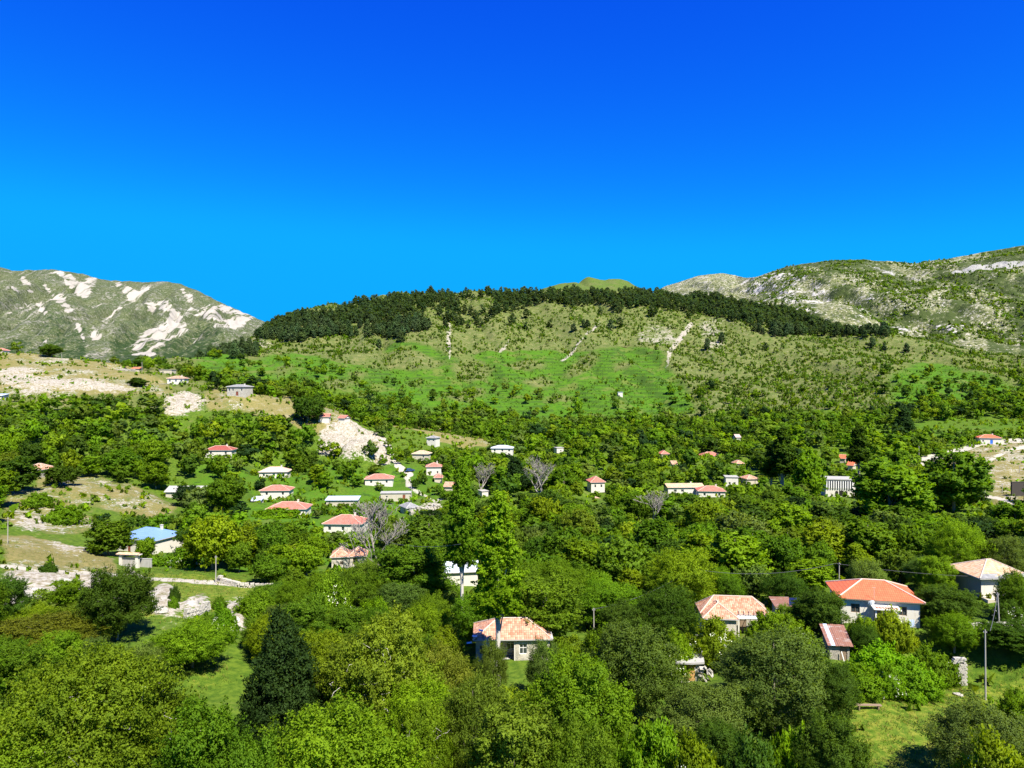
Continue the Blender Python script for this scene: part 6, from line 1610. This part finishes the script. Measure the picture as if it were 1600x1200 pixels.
# ------------------------------------------------------------------ shrubs on the hillsides
def shrubs():
    rng = np.random.default_rng(23); N = 50000
    ys = np.sqrt(rng.uniform(430 ** 2, 960 ** 2, N)); xs = rng.uniform(-.5, .76, N) * ys; zs = ground(xs, ys); px = px_of(xs, ys); py = py_of(zs, ys)
    lmk = lime_mask(px, py, ys)
    dn = fbm(xs / 26, ys / 26, 3, 93)
    p = np.clip((dn - .25) * 2.4, .16, .9); q_ = zs / 3.1 + .35 * (fbm(xs / 90, ys / 90, 2, 31) - .5); edge_ = (q_ - np.floor(q_)) > .6; p = np.where(lmk, p * .55 + .01 + .45 * edge_ * (dn > .42), p); p = np.where(py > 590, p * 2.0, p)
    p = np.where((px < 330), p * .5, p); p = np.where((px > 1050) & (py > 540), p * 1.7, p)
    ok = (rng.random(N) < p * .8)
    return [(float(x), float(y), float(z), float(a), float(b), bool(l)) for x, y, z, a, b, l in zip(xs[ok], ys[ok], zs[ok], px[ok], py[ok], lmk[ok])]
SH = shrubs()
SH.sort(key=lambda t: t[1])
random.seed(9)
items = []; k_ind = 0
for i, (x, y, z, px, py, l) in enumerate(SH):
    big = random.random(); w = random.uniform(1.7, 4.0) * (.5 if l else 1) + (2.4 if big > .95 else 0); h = w * random.uniform(.55, .9)
    c = jcol(random.choice([GREEN['mid green'], GREEN['dark green'], GREEN['dark green'], GREEN['olive']]), .2)
    if w > 3.6 and k_ind < 220 and -20 < px < 1620:
        k_ind += 1
        pr = PROTO['mid_bush']; o = link('hillside_shrub', pr['crown'], None, (x, y, z - .1), (0, 0, random.uniform(0, 6.28)), (w / 6, w / 6, h / 3.6)); o.color = c
        zone = 'left' if px < 600 else 'middle' if px < 1080 else 'right'
        where = {'left': 'on the left flank of the terraced hill', 'middle': 'on the middle slope of the terraced hill', 'right': 'on the scrubby right flank of the hill'}[zone]
        tag(o, f'large rounded green shrub {where}', 'shrub', 'shrubs ' + where)
    else:
        items.append(('shrub_%d' % random.randrange(3), x, y, z - .1, w, h, random.uniform(0, 6.28), c))
mass('hillside_scrub', items, 'low green scrub dotted over the dry hillside', M['leaf_mass'])
print('shrubs', len(SH), 'individual', k_ind)
def scatter_on(grid, n, seed, prob, size, label):
    X, Y, Z, PX, PY, tt = grid; rng = np.random.default_rng(seed)
    r = rng.integers(0, X.shape[0] - 1, n); c = rng.integers(0, X.shape[1] - 1, n); f = rng.random(n)[:, None]; g = rng.random(n)[:, None]
    P = np.stack([X, Y, Z], -1)
    Q = P[r, c] * (1 - f) * (1 - g) + P[r + 1, c] * f * (1 - g) + P[r, c + 1] * (1 - f) * g + P[r + 1, c + 1] * f * g
    keep = (tt[r, c] < .99) & (rng.random(n) < prob(PX[r, c], PY[r, c], Q[:, 0], Q[:, 1]))
    items = []
    for q in Q[keep]:
        w = random.uniform(*size); items.append(('shrub_%d' % random.randrange(3), q[0], q[1], q[2] - .2, w, w * random.uniform(.5, .8), random.uniform(0, 6.28), jcol(random.choice([GREEN['dark green'], GREEN['mid green'], GREEN['olive']]), .2)))
    mass('mountain_scrub', items, label, M['leaf_mass']); print(label, len(items))
scatter_on(RX, 60000, 5, lambda px, py, x, y: np.clip((fbm(x / 60, y / 60, 3, 95) - .36) * 3.2, 0, .9) * np.where((px > 1170) & (px < 1640), 1, .0), (3.0, 7.0), 'sparse scrub over the right-hand mountain')

# ------------------------------------------------------------------ undergrowth and meadow grass
def undergrowth():
    rng = np.random.default_rng(41); N = 13000
    ys = np.sqrt(rng.uniform(55 ** 2, 470 ** 2, N)); xs = rng.uniform(-.76, .76, N) * ys; zs = ground(xs, ys); px = px_of(xs, ys); py = py_of(zs, ys)
    dn = fbm(xs / 14, ys / 14, 3, 96); ok = dn > .44
    for poly, a, b in OPEN: ok &= ~(inpoly(px, py, poly) & (ys > a) & (ys < b) & (rng.random(N) < np.where(ys > 180, .45, .72)))
    for h in HOUSES: ok &= ((xs - h['x']) ** 2 + (ys - h['y']) ** 2) > (max(h['w'], h['d']) * .62) ** 2
    items = []
    for x, y, z in zip(xs[ok], ys[ok], zs[ok]):
        w = random.uniform(.9, 2.6) * (1 + (y > 180) * .45); items.append(('shrub_%d' % random.randrange(3), x, y, z - .1, w, w * random.uniform(.45, .85), random.uniform(0, 6.28), jcol(random.choice([GREEN['bright green'], GREEN['lime green'], GREEN['mid green'], GREEN['yellow-green'], GREEN['olive']]), .2)))
    mass('undergrowth', items, 'bright green weeds and brambles covering the ground between the trees', M['leaf_mass']); print('undergrowth', len(items))
undergrowth()
def grass():
    rng = np.random.default_rng(43); N = 26000
    ys = rng.uniform(56, 150, N); xs = rng.uniform(-.78, .78, N) * ys; zs = ground(xs, ys); px = px_of(xs, ys); py = py_of(zs, ys)
    ok = (inpoly(px, py, [(1300,1080),(1600,1045),(1700,1060),(1700,1260),(1320,1260)]) & (ys < 98)) | (inpoly(px, py, [(0,840),(200,885),(430,900),(420,960),(240,975),(0,945)]) & (rng.random(N) < .5)) | inpoly(px, py, [(270,1035),(350,1025),(365,1065),(295,1095)])
    xs, ys, zs = xs[ok], ys[ok], zs[ok]; n = len(xs)
    k = 7; P = np.repeat(np.stack([xs, ys, zs], 1), k, 0); P[:, :2] += rng.normal(size=(n * k, 2)) * .22
    h = rng.uniform(.12, .45, n * k); a = rng.uniform(0, 6.28, n * k); lean = rng.normal(size=(n * k, 2)) * .16
    d = np.stack([np.cos(a), np.sin(a), 0 * a], 1) * .035
    T = P + np.stack([lean[:, 0], lean[:, 1], h], 1)
    V = np.stack([P - d, P + d, T], 1).reshape(-1, 3); Ft = np.arange(n * k * 3).reshape(-1, 3)
    me = np_mesh('meadow_grass', V, None, Ft, mat=M['leaf_mass'])
    c = np.where((rng.random(n * k) < .35)[:, None], np.array([[.26, .23, .06]]), np.array([[.10, .19, .02]])) * rng.uniform(.7, 1.3, (n * k, 1))
    set_attr(me, 'lv', np.repeat(rng.random(n * k), 3)); set_attr(me, 'tint', np.repeat(np.concatenate([c, np.ones((n * k, 1))], 1), 3, 0), 'FLOAT_COLOR')
    tag(link('meadow_grass', me), 'tall green and straw-coloured meadow grass', kind='stuff'); print('grass', n * k)
grass()
print('triangles', sum(sum(len(p.vertices) - 2 for p in m.polygons) if len(m.polygons) < 2000 else len(m.loops) - 2 * len(m.polygons) for m in bpy.data.meshes if m.users))
